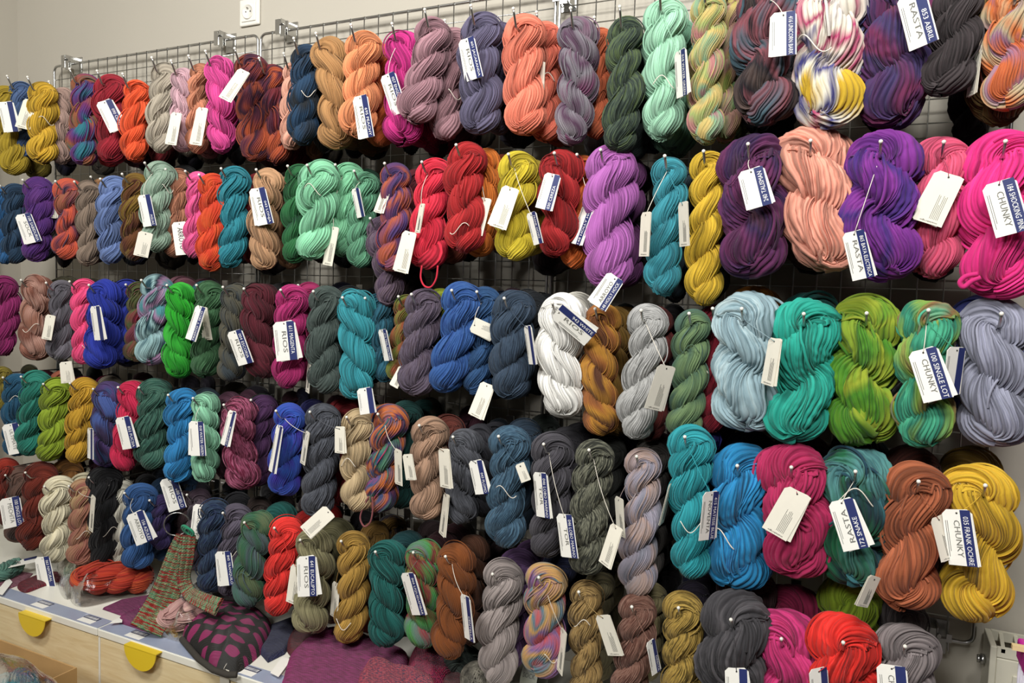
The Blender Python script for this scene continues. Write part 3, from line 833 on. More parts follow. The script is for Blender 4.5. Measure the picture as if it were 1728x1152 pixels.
def paper_tag(parent, hole, long_, nrm, Lt, Wt, kind, big, band, rev, rnd):
    # local axes: y runs from the far end to the hole end, x across, z towards the viewer
    yv = -long_/np.linalg.norm(long_); zv = nrm-yv*(nrm@yv); zv /= np.linalg.norm(zv); xv = np.cross(yv, zv)
    t = MB()
    cut = Wt*.16
    def card(dz, rot):
        c_, s_ = math.cos(rot), math.sin(rot)
        pts = [(-Wt/2, -Lt), (Wt/2, -Lt), (Wt/2, -cut if kind != 'B' else -cut*.3), (Wt/2-cut, 0), (-Wt/2+cut, 0), (-Wt/2, -cut)]
        pts = [(a*c_-b*s_, a*s_+b*c_) for a, b in pts]; n = len(pts)
        b0 = len(t.v); th = .0005
        t.v += [(a, b, dz-th) for a, b in pts]+[(a, b, dz) for a, b in pts]
        t.f.append([b0+k for k in range(n)][::-1]); t.sm.append(False)
        t.f.append([b0+n+k for k in range(n)]); t.sm.append(False)
        for k in range(n):
            k2 = (k+1) % n; t.f.append([b0+k, b0+k2, b0+n+k2, b0+n+k]); t.sm.append(False)
    card(0, 0); card(-.0016, rnd.uniform(-.1, .12))
    o = t.build('paper_tag', M_tagw if kind != 'B' else M_tagc, parent)
    Mx = Matrix((xv, yv, zv)).transposed().to_4x4(); Mx.translation = Vector(hole)
    o.matrix_local = Mx
    g = MB().tube([(0, -.006, .0001), (0, -.006, .0004)], .0016, 10); 
    if kind == 'F':
        bw = Wt*.34; bx = Wt*.5-bw*.5-Wt*.05
        MB().box(bx-bw/2, bx+bw/2, -Lt, -.0005, .0001, .0005).build('colour_band', M_navy, o)
        if band:
            tl = min(Lt*.86, Lt*.062*len(band)*1.05); c0 = -Lt*.12-tl/2 if len(band) > 10 else -Lt*.96+tl/2
            lettering(band, o, bx, c0, .0009, tl, bw*.5, PI/2 if rev else -PI/2, M_white)
        if big: lettering(big, o, bx-bw*.5-Wt*.15, -Lt*.52, .0007, min(Lt*.66, Lt*.135*len(big)), Wt*.2, -PI/2 if not rev else PI/2, M_ink2)
        f = MB()
        for k in range(2):
            f.box(-Wt*.42+k*Wt*.06, -Wt*.405+k*Wt*.06, -Lt*(.85-.1*k), -Lt*.2, .0001, .0004)
        f.build('fine_print', M_ink, o)
    elif kind == 'N':
        lettering(big, o, 0, -Lt*.5, .0007, Lt*.66, Wt*.34, -PI/2, M_ink)
    else:
        f = MB()
        for k in range(6):
            e = .42+rnd.uniform(0, .12)*(k % 3)
            f.box(Wt*(-.02+.055*k), Wt*(-.008+.055*k), -Lt*.9, -Lt*e, .0001, .0004)
        f.build('fine_print', M_ink, o)
        if Lt > .055 and Wt > .02:
            lettering('malabrigo', o, 0, -Lt*.955, .0006, Wt*.6, Lt*.04, PI, M_ink)
    h = lathe([(.0001, -.0006), (.0016, -.0006)], 12); h.v = [(x, z-.006, .0007) for x, y, z in h.v]; h.build('punched_hole', M_dark, o)
    return o

for line in TAGS.strip().splitlines():
    g, kind, big, band, fl = line.split('|'); px, py, lt, wt, ang = [float(v) for v in g.split()]
    best = None
    for r in FRONT:
        x0, y0, x1, y1, ww = r['g']; s = (py-y0)/(y1-y0)
        if s < -.15 or s > 1.3: continue
        dd = abs(px-(x0+(x1-x0)*s)) + (60 if s < 0 or s > 1.15 else 0)
        if best is None or dd < best[0]: best = (dd, r)
    r = best[1]; rnd = random.Random(int(px*7+py)); r['ntag'] += 1
    a = math.radians(ang)
    s = (py-r['g'][1])/(r['g'][3]-r['g'][1])
    off = abs(px-(r['g'][0]+(r['g'][2]-r['g'][0])*s))
    edge = off > r['g'][4]*.46
    Yt = r['Y']-r['W']*.62-.010 - (.008 if edge else 0)
    if kind == 'B' and wt < 15 and edge: Yt = r['Y']-r['W']*.2
    Yt -= .002*(r['ntag'] % 3)
    if 'back' in fl: Yt = r['Y']-r['W']*.50
    hx, hy = px-math.sin(a)*lt/2, py-math.cos(a)*lt/2; ex, ey = px+math.sin(a)*lt/2, py+math.cos(a)*lt/2
    H = at(hx, hy, Yt); 
    # the card faces the aisle; its far end found on the plane through the hole square to the view
    vd = CAM-H; vd[2] *= .3; vd /= np.linalg.norm(vd)
    dE = FW + (ex-864)/F*RT - (ey-576)/F*UP; tt = ((H-CAM)@vd)/(dE@vd); E_ = CAM+dE*tt
    lv = E_-H; Lt = float(np.linalg.norm(lv)); zc = depth(H)
    wreal = wt*zc/F; Wfull = max(wreal, min(.05, Lt*.5)); turn = math.acos(min(1, wreal/Wfull))
    turn = min(turn, math.radians(80)) * (1 if H[0] < -.4 or rnd.random() < .5 else -1)
    lu = lv/Lt; q = Matrix.Rotation(turn, 3, Vector(lu)); nrm = np.array(q @ Vector(vd))
    root = r['root']; base = np.array(root.location)
    paper_tag(root, H-base, lv, nrm, Lt, Wfull, kind, big, band, 'rev' in fl, rnd)
    # string from the skein head or flank to the punched hole
    st = np.array([r['T'][0], r['Y']-r['W']*.30, r['hz']]); Hh = H+lu*.006
    if np.linalg.norm(Hh-st) < .16:
        m_ = (st+Hh)/2+np.array([rnd.uniform(-.006, .006), -.006-r['W']*.2, 0])
        pts = [st*(1-u)**2+2*m_*u*(1-u)+Hh*u*u-base for u in np.linspace(0, 1, 9)]
        thread(pts, M_string if rnd.random() < .35 else yarn_mat(r['cols'], 's', 34), root)

# tie threads with loose ends on some skeins
for r in FRONT:
    rnd = r['rnd']
    if rnd.random() < .26:
        W, L = r['W'], r['L']; base = np.array(r['root'].location)
        u = rnd.choice([.3, .5, .62, .8]); C = r['T']*(1-u)+r['B']*u
        a0 = rnd.uniform(0, 6); R_ = W*.53
        yaw = math.atan2(-C[0], D-.28)
        front = np.array([math.sin(yaw), -math.cos(yaw), 0]); sd = np.array([math.cos(yaw), math.sin(yaw), 0])
        pts = []
        ph = rnd.uniform(-.8, .8)
        for k in range(15):
            s = k/14; aa = (s-.5)*1.1+ph
            pts.append(C+front*(R_*math.cos(aa)+.003)+sd*R_*math.sin(aa)+np.array([0, 0, W*.16*math.sin(s*5+a0)])-base)
        MB().tube(pts, .0009 if not r['chunky'] else .0012, 6).build('tie_thread', M_string if rnd.random() < .6 else yarn_mat(r['cols'], 's', 34), r['root'])

# ------------------------------------------------------------------ the drawer cabinets and their top
X_SEAM = (at(164, 1062, YF)[0], ) ; xs1 = X_SEAM[0]; UW = .50
o = MB().box(-3.05, xs1-.002, YF, WY-.002, ZT-.02, ZT).build('cabinet_top', M_top, None, (xs1-.6, (YF+WY)/2, ZT-.02), bevel=.0015)
tag(o, 'white laminate top of the drawer cabinets, left piece up to the joint', 'worktop', 'white cabinet tops')
o = MB().box(xs1+.002, -.30, YF, WY-.002, ZT-.02, ZT).build('cabinet_top', M_top, None, (xs1+.6, (YF+WY)/2, ZT-.02), bevel=.0015)
tag(o, 'white laminate top of the drawer cabinets, long piece right of the joint', 'worktop', 'white cabinet tops')
for k in range(-2, 4):
    xl = xs1+k*UW; xr = min(xl+UW, -.30)
    if k == -2: xl = max(xl, -3.05)
    t = empty('drawer_cabinet', ((xl+xr)/2, (YF+WY)/2, -1.75)); cx, cyy, cz = t.location
    MB().box(xl-cx+.001, xr-cx-.001, YF+.022-cyy, WY-.004-cyy, .02, ZT-.022-cz).build('body', M_top, t)
    nd = 3; hz_ = (ZT-.024-(-1.72))/nd
    for j in range(nd):
        z1 = ZT-.024-j*hz_; z0 = z1-hz_+.004
        MB().box(xl-cx+.0008, xl-cx+.0075, YF+.003-cyy, YF+.022-cyy, z0-cz, z1-cz).build('side_edge', M_top, t) if j == 0 else None
        f = MB().box(xl-cx+.009, xr-cx-.002, YF+.003-cyy, YF+.021-cyy, z0-cz, z1-cz).build('drawer_front', M_birch, t, bevel=.001)
        hxp = at(65, 1053, YF)[0]-(xs1-UW)+.0 if k != 0 else at(247, 1113, YF)[0]-xs1
        hx_ = (xl-cx)+hxp if k in (-1, 0) else 0
        hzt = (at(65, 1045, YF-.02)[2] if k != 0 else at(247, 1100, YF-.02)[2]) - j*hz_ - cz
        R_ = .062; n = 28; yb = YF+.003-cyy
        h = MB(); yo = yb-.022
        prof = [(hx_-R_, hzt)]+[(hx_-R_*math.cos(PI*i/n), hzt-R_*.92*math.sin(PI*i/n)) for i in range(1, n)]+[(hx_+R_, hzt)]
        m = len(prof)
        for y_ in (yo, yo-.0025): h.v += [(x, y_, z) for x, z in prof]
        h.f.append(list(range(m))[::-1]); h.f.append([m+i for i in range(m)]); h.sm += [False, False]
        for i in range(m): i2 = (i+1) % m; h.f.append([i, i2, m+i2, m+i]); h.sm.append(False)
        h.box(hx_-R_, hx_+R_, yo-.0025, yb+.001, hzt-.0005, hzt+.002)
        h.build('handle', M_yel, f)
    where = {-2: 'furthest left, by the corner', -1: 'behind the cardboard box', 0: 'right of the box, under the knitted hat', 1: 'third from the box, under the magenta shawl', 2: 'under the yarn ball, below the frame', 3: 'last one on the right, below the frame'}[k]
    tag(t, f'birch drawer cabinet with yellow handles, {where}', 'cabinet', 'birch drawer cabinets')
# price rail along the front edge, with its dark label inserts
def rail(xa, xb, lab, xsl):
    t = empty('price_rail', ((xa+xb)/2, YF+.028, ZT)); cx = t.location.x
    MB().box(xa-cx, xb-cx, -.024, .024, .0003, .0022).build('strip', M_strip, t)
    for x in xsl:
        c = MB().box(x-.03-cx, x+.03-cx, -.020, .018, .0024, .0027).build('label_card', M_tagw, t)
        d = MB().box(x-.03-cx, x+.03-cx, .0, .018, .0028, .0031).build('printed_strip', M_navy2, c)
        b = MB(); rn = random.Random(int(x*1000)); u = x-.026
        while u < x+.026: wv_ = rn.uniform(.0006, .002); b.box(u-cx, u+wv_-cx, .003, .014, .0032, .0034); u += wv_+rn.uniform(.001, .003)
        b.build('print_marks', M_white, c)
    tag(t, lab, 'label rail', 'price rails on the cabinet top')
M_navy2 = principled('dark_blue_label', lin('3a3f58'), .5)
Xr = lambda px, py: at(px, py, YF+.02)[0]
rail(-3.04, xs1-.004, 'pale blue price rail along the cabinet top edge, left of the joint', [Xr(68, 1015), Xr(147, 1040)])
rail(xs1+.004, -.32, 'pale blue price rail along the cabinet top edge, right of the joint', [Xr(228, 1070), Xr(415, 1133), Xr(520, 1175)])

# ------------------------------------------------------------------ knitted things and bags on the cabinet top
def knit(name, c1, c2, sc=260, ratio=.75, style='plain', c3=None):
    m = bpy.data.materials.new(name); m.use_nodes = True; nt = m.node_tree; L = nt.links; p = nt.nodes['Principled BSDF']
    p.inputs['Roughness'].default_value = .9; p.inputs['Specular IOR Level'].default_value = .15; p.inputs['Sheen Weight'].default_value = .15
    a = nt.nodes.new('ShaderNodeAttribute'); a.attribute_name = 'yc'
    mp = nt.nodes.new('ShaderNodeMapping'); mp.inputs['Scale'].default_value = (sc, sc*ratio, 1); L.new(a.outputs['Vector'], mp.inputs[0])
    sx = nt.nodes.new('ShaderNodeSeparateXYZ'); L.new(mp.outputs[0], sx.inputs[0])
    def M(op, i0, i1=None):
        n = nt.nodes.new('ShaderNodeMath'); n.operation = op
        for k, v in enumerate((i0, i1)):
            if v is None: continue
            if isinstance(v, (int, float)): n.inputs[k].default_value = v
            else: L.new(v, n.inputs[k])
        return n.outputs[0]
    # V shaped stitches: columns across x, slanted rows along y
    fx = M('FRACT', sx.outputs[0]); tri = M('ABSOLUTE', M('SUBTRACT', fx, .5))
    row = M('FRACT', M('ADD', sx.outputs[1], M('MULTIPLY', tri, 1.3)))
    h1 = M('SINE', M('MULTIPLY', row, PI)); h2 = M('SINE', M('MULTIPLY', M('FRACT', M('MULTIPLY', fx, 2.0)), PI))
    h = M('MULTIPLY', M('POWER', h1, .6), M('POWER', h2, .6))
    bp = nt.nodes.new('ShaderNodeBump'); bp.inputs['Strength'].default_value = 1.0; bp.inputs['Distance'].default_value = .0035
    L.new(h, bp.inputs['Height']); L.new(bp.outputs['Normal'], p.inputs['Normal'])
    nz = nt.nodes.new('ShaderNodeTexNoise'); nz.inputs['Detail'].default_value = 2
    mp2 = nt.nodes.new('ShaderNodeMapping'); L.new(a.outputs['Vector'], mp2.inputs[0]); L.new(mp2.outputs[0], nz.inputs['Vector'])
    nz.inputs['Scale'].default_value = 1
    r = nt.nodes.new('ShaderNodeValToRGB'); el = r.color_ramp.elements
    if style == 'plain': mp2.inputs['Scale'].default_value = (40, 260, 1); cols = [c1, c2]; pos = [.35, .65]
    elif style == 'stripe': mp2.inputs['Scale'].default_value = (22, 230, 1); cols = [c1, c1, c2, c3, c2]; pos = [.0, .46, .5, .58, .64]
    elif style == 'mix': mp2.inputs['Scale'].default_value = (120, 300, 1); cols = [c1, c2, c3]; pos = [.36, .5, .62]
    else:
        # leaf shaped patches of the second colour, staggered like scales
        mp2.inputs['Scale'].default_value = (1, 1, 1)
        mp3 = nt.nodes.new('ShaderNodeMapping'); mp3.inputs['Scale'].default_value = (17, 30, 1); mp3.inputs['Rotation'].default_value = (0, 0, -.75); L.new(a.outputs['Vector'], mp3.inputs[0])
        dn = nt.nodes.new('ShaderNodeTexNoise'); dn.inputs['Scale'].default_value = 9; L.new(a.outputs['Vector'], dn.inputs['Vector'])
        ad = nt.nodes.new('ShaderNodeVectorMath'); ad.operation = 'MULTIPLY_ADD'; ad.inputs[1].default_value = (.35, .35, 0); L.new(dn.outputs['Color'], ad.inputs[0]); L.new(mp3.outputs[0], ad.inputs[2])
        s3 = nt.nodes.new('ShaderNodeSeparateXYZ'); L.new(ad.outputs[0], s3.inputs[0])
        rowi = M('FLOOR', s3.outputs[1]); off = M('MULTIPLY', M('MODULO', rowi, 2.0), .5)
        ux = M('SUBTRACT', M('FRACT', M('ADD', s3.outputs[0], off)), .5); uy = M('SUBTRACT', M('FRACT', s3.outputs[1]), .5)
        d = M('ADD', M('MULTIPLY', M('MULTIPLY', ux, ux), 2.3), M('ABSOLUTE', M('MULTIPLY', uy, 1.25)))
        L.new(d, r.inputs['Fac']); cols = [c2, c2, c1, c1]; pos = [0, .40, .44, 1]
    while len(el) < len(cols): el.new(.5)
    for i, (q, x) in enumerate(zip(cols, pos)): el[i].position = x; el[i].color = (*lin(q), 1)
    if style != 'leaf': L.new(nz.outputs['Fac'], r.inputs['Fac'])
    L.new(r.outputs['Color'], p.inputs['Base Color'])
    return m
def pillow(name, outline, th, mat, z0=ZT+.001, parent=None, origin=None, seed=0, wob=.15, edge=4.0, sharp=False, S_=96, R_=22, crown=None, droop=False):
    """a soft flat thing: px outline on the cabinet top, its own thickness"""
    pts = np.array([atz(x, y, z0)[:2] for x, y in outline])
    if droop: pts = pts
    n = len(pts); rs = []
    for i in range(S_):
        u = i/S_*n; k = int(u); f = u-k
        p0, p1, p2, p3 = pts[(k-1) % n], pts[k % n], pts[(k+1) % n], pts[(k+2) % n]
        if sharp: rs.append(p1*(1-f)+p2*f); continue
        rs.append(.5*((2*p1)+(-p0+p2)*f+(2*p0-5*p1+4*p2-p3)*f*f+(-p0+3*p1-3*p2+p3)*f**3))
    rs = np.array(rs); c = rs.mean(0) if crown is None else atz(crown[0], crown[1], z0)[:2]
    rng = np.random.default_rng(seed); w = rng.uniform(0, 6, 6)
    V = []; A = []
    org = np.array([c[0], c[1], z0]) if origin is None else np.asarray(origin)
    def hgt(rho, xy):
        h = th*(1-rho**edge)**.5
        return h*(1+wob*(np.sin(xy[:, 0]*60+w[0])*np.cos(xy[:, 1]*70+w[1])+.5*np.sin(xy[:, 0]*140+w[2]+xy[:, 1]*90)))
    for i in range(1, R_+1):
        rho = i/R_; xy = c+(rs-c)*rho; z = hgt(min(rho, .9999), xy)
        V.append(np.column_stack([xy, z0+np.maximum(z, .0005)])); A.append(np.column_stack([xy, np.zeros(S_)]))
    V.append(np.column_stack([rs, np.full(S_, z0)])); A.append(np.column_stack([rs, np.zeros(S_)]))
    V.append(np.column_stack([c+(rs-c)*.5, np.full(S_, z0)])); A.append(np.column_stack([rs, np.zeros(S_)]))
    cz = hgt(0.0, c[None, :])[0]
    V = np.concatenate(V+[np.array([[c[0], c[1], z0+cz], [c[0], c[1], z0]])]); A = np.concatenate(A+[np.array([[c[0], c[1], 0], [c[0], c[1], 0]])])
    f = []
    for i in range(R_+1):
        for k in range(S_): k2 = (k+1) % S_; f.append([i*S_+k, (i+1)*S_+k, (i+1)*S_+k2, i*S_+k2])
    me = bpy.data.meshes.new(name); top = (R_+2)*S_; 
    for k in range(S_): k2 = (k+1) % S_; f.append([k, k2, top]); f.append([(R_+1)*S_+k2, (R_+1)*S_+k, top+1])
    me.from_pydata([tuple(v-org) for v in V], [], f); me.polygons.foreach_set('use_smooth', [True]*len(f))
    a = me.attributes.new('yc', 'FLOAT_VECTOR', 'POINT'); a.data.foreach_set('vector', (A-np.array([org[0], org[1], 0])).astype(np.float32).ravel())
    me.materials.append(mat); me.update()
    o = link(name, me, parent)
    if parent is None: o.location = org
    return o
def lying_skein(label, px0, py0, px1, py1, wpx, cols, style, seed, lift=.0, bag=None, group=None):
    P0 = atz(px0, py0, ZT+.03); P1 = atz(px1, py1, ZT+.03); Ls = float(np.linalg.norm(P1-P0)); W = wpx*depth((P0+P1)/2)/F
    me = skein_mesh('yarn_skein', Ls, W, 3, 1, seed, 32*4, 130, 32, amp=1.0, loose=14); me.materials.append(yarn_mat(cols, style, 32))
    o = link('yarn_skein', me); d = (P1-P0)/Ls
    zax = Vector(-d); yax = Vector((0, 0, -1)); xax = yax.cross(zax)
    Mx = Matrix((xax, yax, zax)).transposed().to_4x4(); Mx.translation = Vector((P0[0], P0[1], ZT+W*.52+lift)); o.matrix_world = Mx
    tag(o, label, 'yarn', group); return o

# red yarn in a clear bag, seafoam yarn in a bag behind it, pale pink fluff, blue green bag at far left
lying_skein('orange red skein inside the clear bag lying on the cabinet top', 122, 990, 256, 984, 56, ['d2401e', 'b02a20', 'e0602a'], 's', 901)
o = pillow('clear_bag', [(118, 968), (160, 958), (210, 954), (252, 955), (262, 985), (250, 1003), (200, 1012), (135, 1024), (114, 1000)], .088, M_film, seed=3, wob=.1, edge=6)
tag(o, 'clear plastic bag around the orange red skein on the cabinet top', 'bag', 'clear bags')
lying_skein('seafoam green skein bagged behind the orange red one', 108, 972, 200, 950, 34, ['5c8478', '7aa894', '4a6a60'], 's', 902)
o = pillow('clear_bag', [(95, 960), (120, 935), (170, 925), (222, 930), (225, 945), (180, 962), (130, 975), (118, 1010), (102, 1000)], .06, M_film, seed=4, wob=.12, edge=6)
tag(o, 'clear plastic bag with seafoam yarn, behind the orange red bag', 'bag', 'clear bags')
lying_skein('pale pink fluffy skein inside the clear bag beside the knitted hat', 266, 1050, 366, 1044, 56, ['d8a8a0', 'c89a96', 'e4bcb0'], 's', 903)
o = pillow('clear_bag', [(262, 1048), (285, 1022), (318, 1012), (352, 1020), (368, 1045), (350, 1072), (318, 1086), (272, 1074)], .082, M_film, seed=5, wob=.12, edge=6)
tag(o, 'clear plastic bag around pale pink yarn beside the knitted hat', 'bag', 'clear bags')
lying_skein('pale green skein lying on the cabinet top at the left edge', -6, 972, 34, 950, 30, ['5a8a7c', '83b09c'], 's', 904)
# knitted samples
def kpil(label, name, cat, outline, th, mat, **k):
    o = pillow(name, outline, th, mat, **k); tag(o, label, cat, k.get('group')); return o
K_rose = knit('knit_rose', '8a4a5c', 'b47486'); K_wine = knit('knit_wine', '5a1420', '8a2438'); K_mag = knit('knit_magenta', '7a0c4a', 'b43486', 170)
K_purp = knit('knit_magenta_purple', '7c1c5c', 'a83a7c', 260); K_nav = knit('knit_navy', '23264a', '3c4068', 260); K_dred = knit('knit_dark_red', '4c101c', '761c2a', 260)
K_mix = knit('knit_red_blue', '2a3058', 'b02848', 150, .75, 'mix', 'd06070'); K_plum = knit('knit_plum', '4a1430', 'b02a50', 160, .75, 'mix', '6a1c48')
K_str = knit('knit_red_green', 'a82c24', '4a9a70', 130, .8, 'stripe', 'b8a878'); K_leaf = knit('knit_leaf', '2a2622', 'c0307c', 330, .75, 'leaf')
K_char = knit('knit_charcoal', '3a3034', '5c5054', 260)
kpil('rose coloured knitted swatch lying left, under the barcode label', 'knitted_swatch', 'knitted swatch', [(-4, 974), (30, 964), (56, 968), (40, 984), (8, 996), (-4, 994)], .006, K_rose, edge=10, wob=.05, sharp=True)
kpil('wine red knitted cuff lying below the cream skein', 'knitted_cuff', 'knitted cuff', [(30, 988), (62, 975), (98, 968), (104, 978), (72, 990), (42, 1000)], .016, K_wine, edge=6, wob=.1)
kpil('magenta knitted square lying flat in front of the orange red bag', 'knitted_swatch', 'knitted swatch', [(173, 1028), (205, 1014), (252, 1006), (256, 1014), (232, 1028), (208, 1040)], .009, K_purp, edge=14, wob=.03, sharp=True)
kpil('magenta knitted cuff with a picot edge below the striped scarf', 'knitted_cuff', 'knitted cuff', [(200, 1048), (232, 1034), (262, 1028), (268, 1046), (250, 1066), (222, 1058)], .022, K_purp, edge=5, wob=.1)
hat = kpil('dark knitted hat with magenta leaf pattern lying near the front edge', 'knitted_hat', 'hat', [(308, 1075), (340, 1046), (380, 1030), (425, 1036), (458, 1062), (450, 1092), (420, 1122), (398, 1136), (360, 1128), (334, 1104)], .075, K_leaf, edge=2.6, wob=.06, R_=30, S_=120)
# ribbed brim of the hat
brim = [at(x, y, 0) for x, y in ()]
bp_ = [atz(x, y, ZT+.012) for x, y in [(307, 1078), (322, 1096), (336, 1112), (360, 1130), (384, 1138), (402, 1138)]]
bp2 = []
for i in range(len(bp_)-1):
    for u in np.linspace(0, 1, 8, endpoint=False): bp2.append(bp_[i]*(1-u)+bp_[i+1]*u)
hb = MB().tube([p-np.array(hat.location) for p in bp2], .008, 12).build('brim', principled('brim_wool', lin('38342e'), .9, bump=(300, .8, .002)), hat)
kpil('navy blue knitted piece lying between the hat and the magenta shawl', 'knitted_piece', 'knitted piece', [(436, 1100), (455, 1060), (492, 1045), (500, 1078), (480, 1104), (452, 1118)], .02, K_nav, edge=7, wob=.06, sharp=True)
kpil('dark red knitted mitten lying behind the magenta shawl', 'knitted_mitten', 'mitten', [(484, 1098), (488, 1078), (515, 1060), (556, 1066), (560, 1084), (520, 1096), (500, 1112)], .028, K_dred, edge=5, wob=.1)
kpil('big magenta knitted shawl folded on the cabinet top', 'knitted_shawl', 'shawl', [(478, 1148), (490, 1112), (520, 1085), (556, 1068), (600, 1075), (650, 1094), (690, 1112), (675, 1150), (640, 1200), (540, 1215), (475, 1180)], .035, K_mag, edge=9, wob=.06, R_=26)
kpil('red and blue flecked knitted piece on the magenta shawl corner', 'knitted_piece', 'knitted piece', [(604, 1160), (616, 1128), (634, 1118), (670, 1132), (708, 1140), (735, 1160), (720, 1200), (630, 1200)], .028, K_mix, edge=8, wob=.08, z0=ZT+.038)
kpil('plum and red knitted bonnet right of the magenta shawl', 'knitted_bonnet', 'hat', [(688, 1128), (700, 1106), (722, 1098), (748, 1104), (766, 1122), (764, 1150), (730, 1170), (696, 1160)], .055, K_plum, edge=2.6, wob=.12)
kpil('dark plum knitted piece lying between bonnet and yarn ball', 'knitted_piece', 'knitted piece', [(746, 1130), (764, 1118), (782, 1130), (792, 1160), (760, 1180), (742, 1160)], .025, K_dred, edge=3, wob=.15)
kpil('green knitted corner peeking out by the dark red mitten', 'knitted_corner', 'knitted piece', [(486, 1114), (500, 1106), (510, 1112), (502, 1124), (488, 1124)], .012, knit('knit_green', '1c6a4c', '2f9a70', 200), edge=3, wob=.1)
kpil('charcoal knitted scrap lying behind the striped scarf tail', 'knitted_piece', 'knitted piece', [(330, 985), (356, 978), (395, 1000), (420, 1020), (398, 1026), (360, 1012)], .005, K_char, edge=4, wob=.2)
# yarn ball
P = atz(805, 1150, ZT+.03); t = empty('yarn_ball', (P[0], P[1], ZT))
mb = MB(); rn = random.Random(5)
for k in range(64):
    ax = np.array([rn.gauss(0, 1), rn.gauss(0, 1), rn.gauss(0, .5)]); ax /= np.linalg.norm(ax)
    a1 = np.cross(ax, [0, 0, 1.0]); a1 /= np.linalg.norm(a1); a2 = np.cross(ax, a1); R_ = .036+rn.uniform(-.001, .0015)
    mb.tube([np.array([0, 0, .040])+R_*(math.cos(u)*a1+math.sin(u)*a2)*np.array([1.1, 1.1, 1.0]) for u in np.linspace(0, 2*PI, 28, endpoint=False)], .0022, 6, closed=True)
M_ball = principled('black_cream_yarn', lin('6a665c'), .9, var=.85, vscale=45); mb.build('yarn', M_ball, t)
MB().tube([np.array([0, 0, .040])+.034*np.array([math.cos(u), math.sin(u)*1.0, math.sin(u)*.0])*1.12 for u in np.linspace(0, 2*PI, 32, endpoint=False)], .0004, 4, closed=True).build('inner_strand', M_ball, t)
band = lathe([(.0412, -.012), (.0416, 0), (.0412, .012)], 40); band.v = [(x, z, y+.022) for x, y, z in band.v]; band.build('paper_band', M_tagw, t)
tag(t, 'black and cream yarn ball in a paper band beside the pale mauve skein', 'yarn ball')
# sock yarn with a paper sleeve, at the frame's bottom under the confetti skein
P = atz(902, 1150, ZT+.03); t = empty('banded_yarn', (P[0], P[1], ZT))
me = skein_mesh('yarn', .16, .075, 1.2, 1, 77, 128, 110, 32, amp=1.0, loose=6); me.materials.append(yarn_mat(['3a4440', '5a665e'], 's', 32)); yo = link('yarn', me, t)
yo.rotation_euler = (0, PI/2, .2); yo.location = (.08-.16, 0.0, .04)
band = lathe([(.0405, -.022), (.041, 0), (.0405, .022)], 48); band.v = [(y, x*1.0, z+.041) for x, y, z in band.v]
bo = band.build('paper_sleeve', principled('grey_green_sleeve', lin('8c8f84'), .6, var=.03), t)
lt_ = lettering('SOCK', bo, 0, 0, 0, .032, .011, 0, M_ink); lt_.rotation_euler = (math.radians(58), 0, .0); lt_.location = (0, -.036, .062)
tag(t, 'dark banded yarn in a grey green SOCK sleeve under the pastel confetti skein', 'yarn')

# ------------------------------------------------------------------ striped knitted scarf hanging from a ring
def ribbon(name, path, wpx, th, mat, parent, org, ribs=4):
    P = [];
    for x, y, Y in path: P.append(atz(x, y, Y[1]) if isinstance(Y, tuple) else at(x, y, Y))
    P = np.array(P); n = len(P); out = []; ws = []
    for i in range(n-1):
        for u in np.linspace(0, 1, 10, endpoint=(i == n-2)):
            p0, p1, p2, p3 = P[max(i-1, 0)], P[i], P[i+1], P[min(i+2, n-1)]
            out.append(.5*((2*p1)+(-p0+p2)*u+(2*p0-5*p1+4*p2-p3)*u*u+(-p0+3*p1-3*p2+p3)*u**3)); ws.append(wpx[i]*(1-u)+wpx[i+1]*u)
    out = np.array(out); m = len(out); T = np.gradient(out, axis=0); T /= np.linalg.norm(T, axis=1)[:, None]
    K = 28; V = []; A = []; ln = np.concatenate([[0], np.cumsum(np.linalg.norm(np.diff(out, axis=0), axis=1))])
    for i in range(m):
        v = CAM-out[i]; v /= np.linalg.norm(v); sd = np.cross(T[i], v); sd /= np.linalg.norm(sd); nn = np.cross(sd, T[i]); nn = nn if nn@v > 0 else -nn
        w_ = ws[i]*depth(out[i])/F
        for k in range(K+1):
            s = k/K-.5; hh = th*(.55+.45*abs(math.cos(PI*ribs*(s+.5))))*math.sqrt(max(0, 1-(2*s)**8))
            V.append(out[i]+sd*s*w_+nn*hh-org); A.append((s*w_, ln[i], 0))
        for k in range(K+1):
            s = .5-k/K; V.append(out[i]+sd*s*w_-nn*th*.3*math.sqrt(max(0, 1-(2*s)**8))-org); A.append((s*w_, ln[i], 0))
    q = 2*(K+1); f = []
    for i in range(m-1):
        for k in range(q): k2 = (k+1) % q; f.append([i*q+k, (i+1)*q+k, (i+1)*q+k2, i*q+k2])
    o = link(name, mesh_np(name, V, f, mat, A), parent); return o
R0 = at(298, 884, -.345)
t = empty('knitted_scarf', tuple(R0)); org = np.array(R0)
ribbon('long_tail', [(316, 905, -.348), (306, 930, -.352), (288, 980, -.365), (268, 1025, -.385), (246, 1064, ('z', ZT+.03))], [36, 42, 46, 50, 56], .007, K_str, t, org, 5)
ribbon('short_tail', [(318, 903, -.353), (314, 940, -.352), (310, 975, -.345), (320, 1000, -.345), (340, 1012, -.37), (370, 1024, -.38)], [24, 26, 22, 22, 26, 30], .007, K_str, t, org, 3)
mb = MB(); 
for k in range(3): c = at(314+k*3, 893+k*2, -.35); mb.tube([c+np.array([math.cos(u)*.014, -.006*math.sin(u), math.sin(u)*.012])-org for u in np.linspace(0, 2*PI, 16, endpoint=False)], .0035, 8, closed=True)
mb.build('knot', knit('knit_green_knot', '1f6a50', '3a9a74', 200), t)
tag(t, 'red and green striped ribbed knitted scarf hanging from a steel ring', 'scarf')
rr_ = 19.5*depth(R0)/F
vx = np.array([math.cos(.75), math.sin(.75), 0])
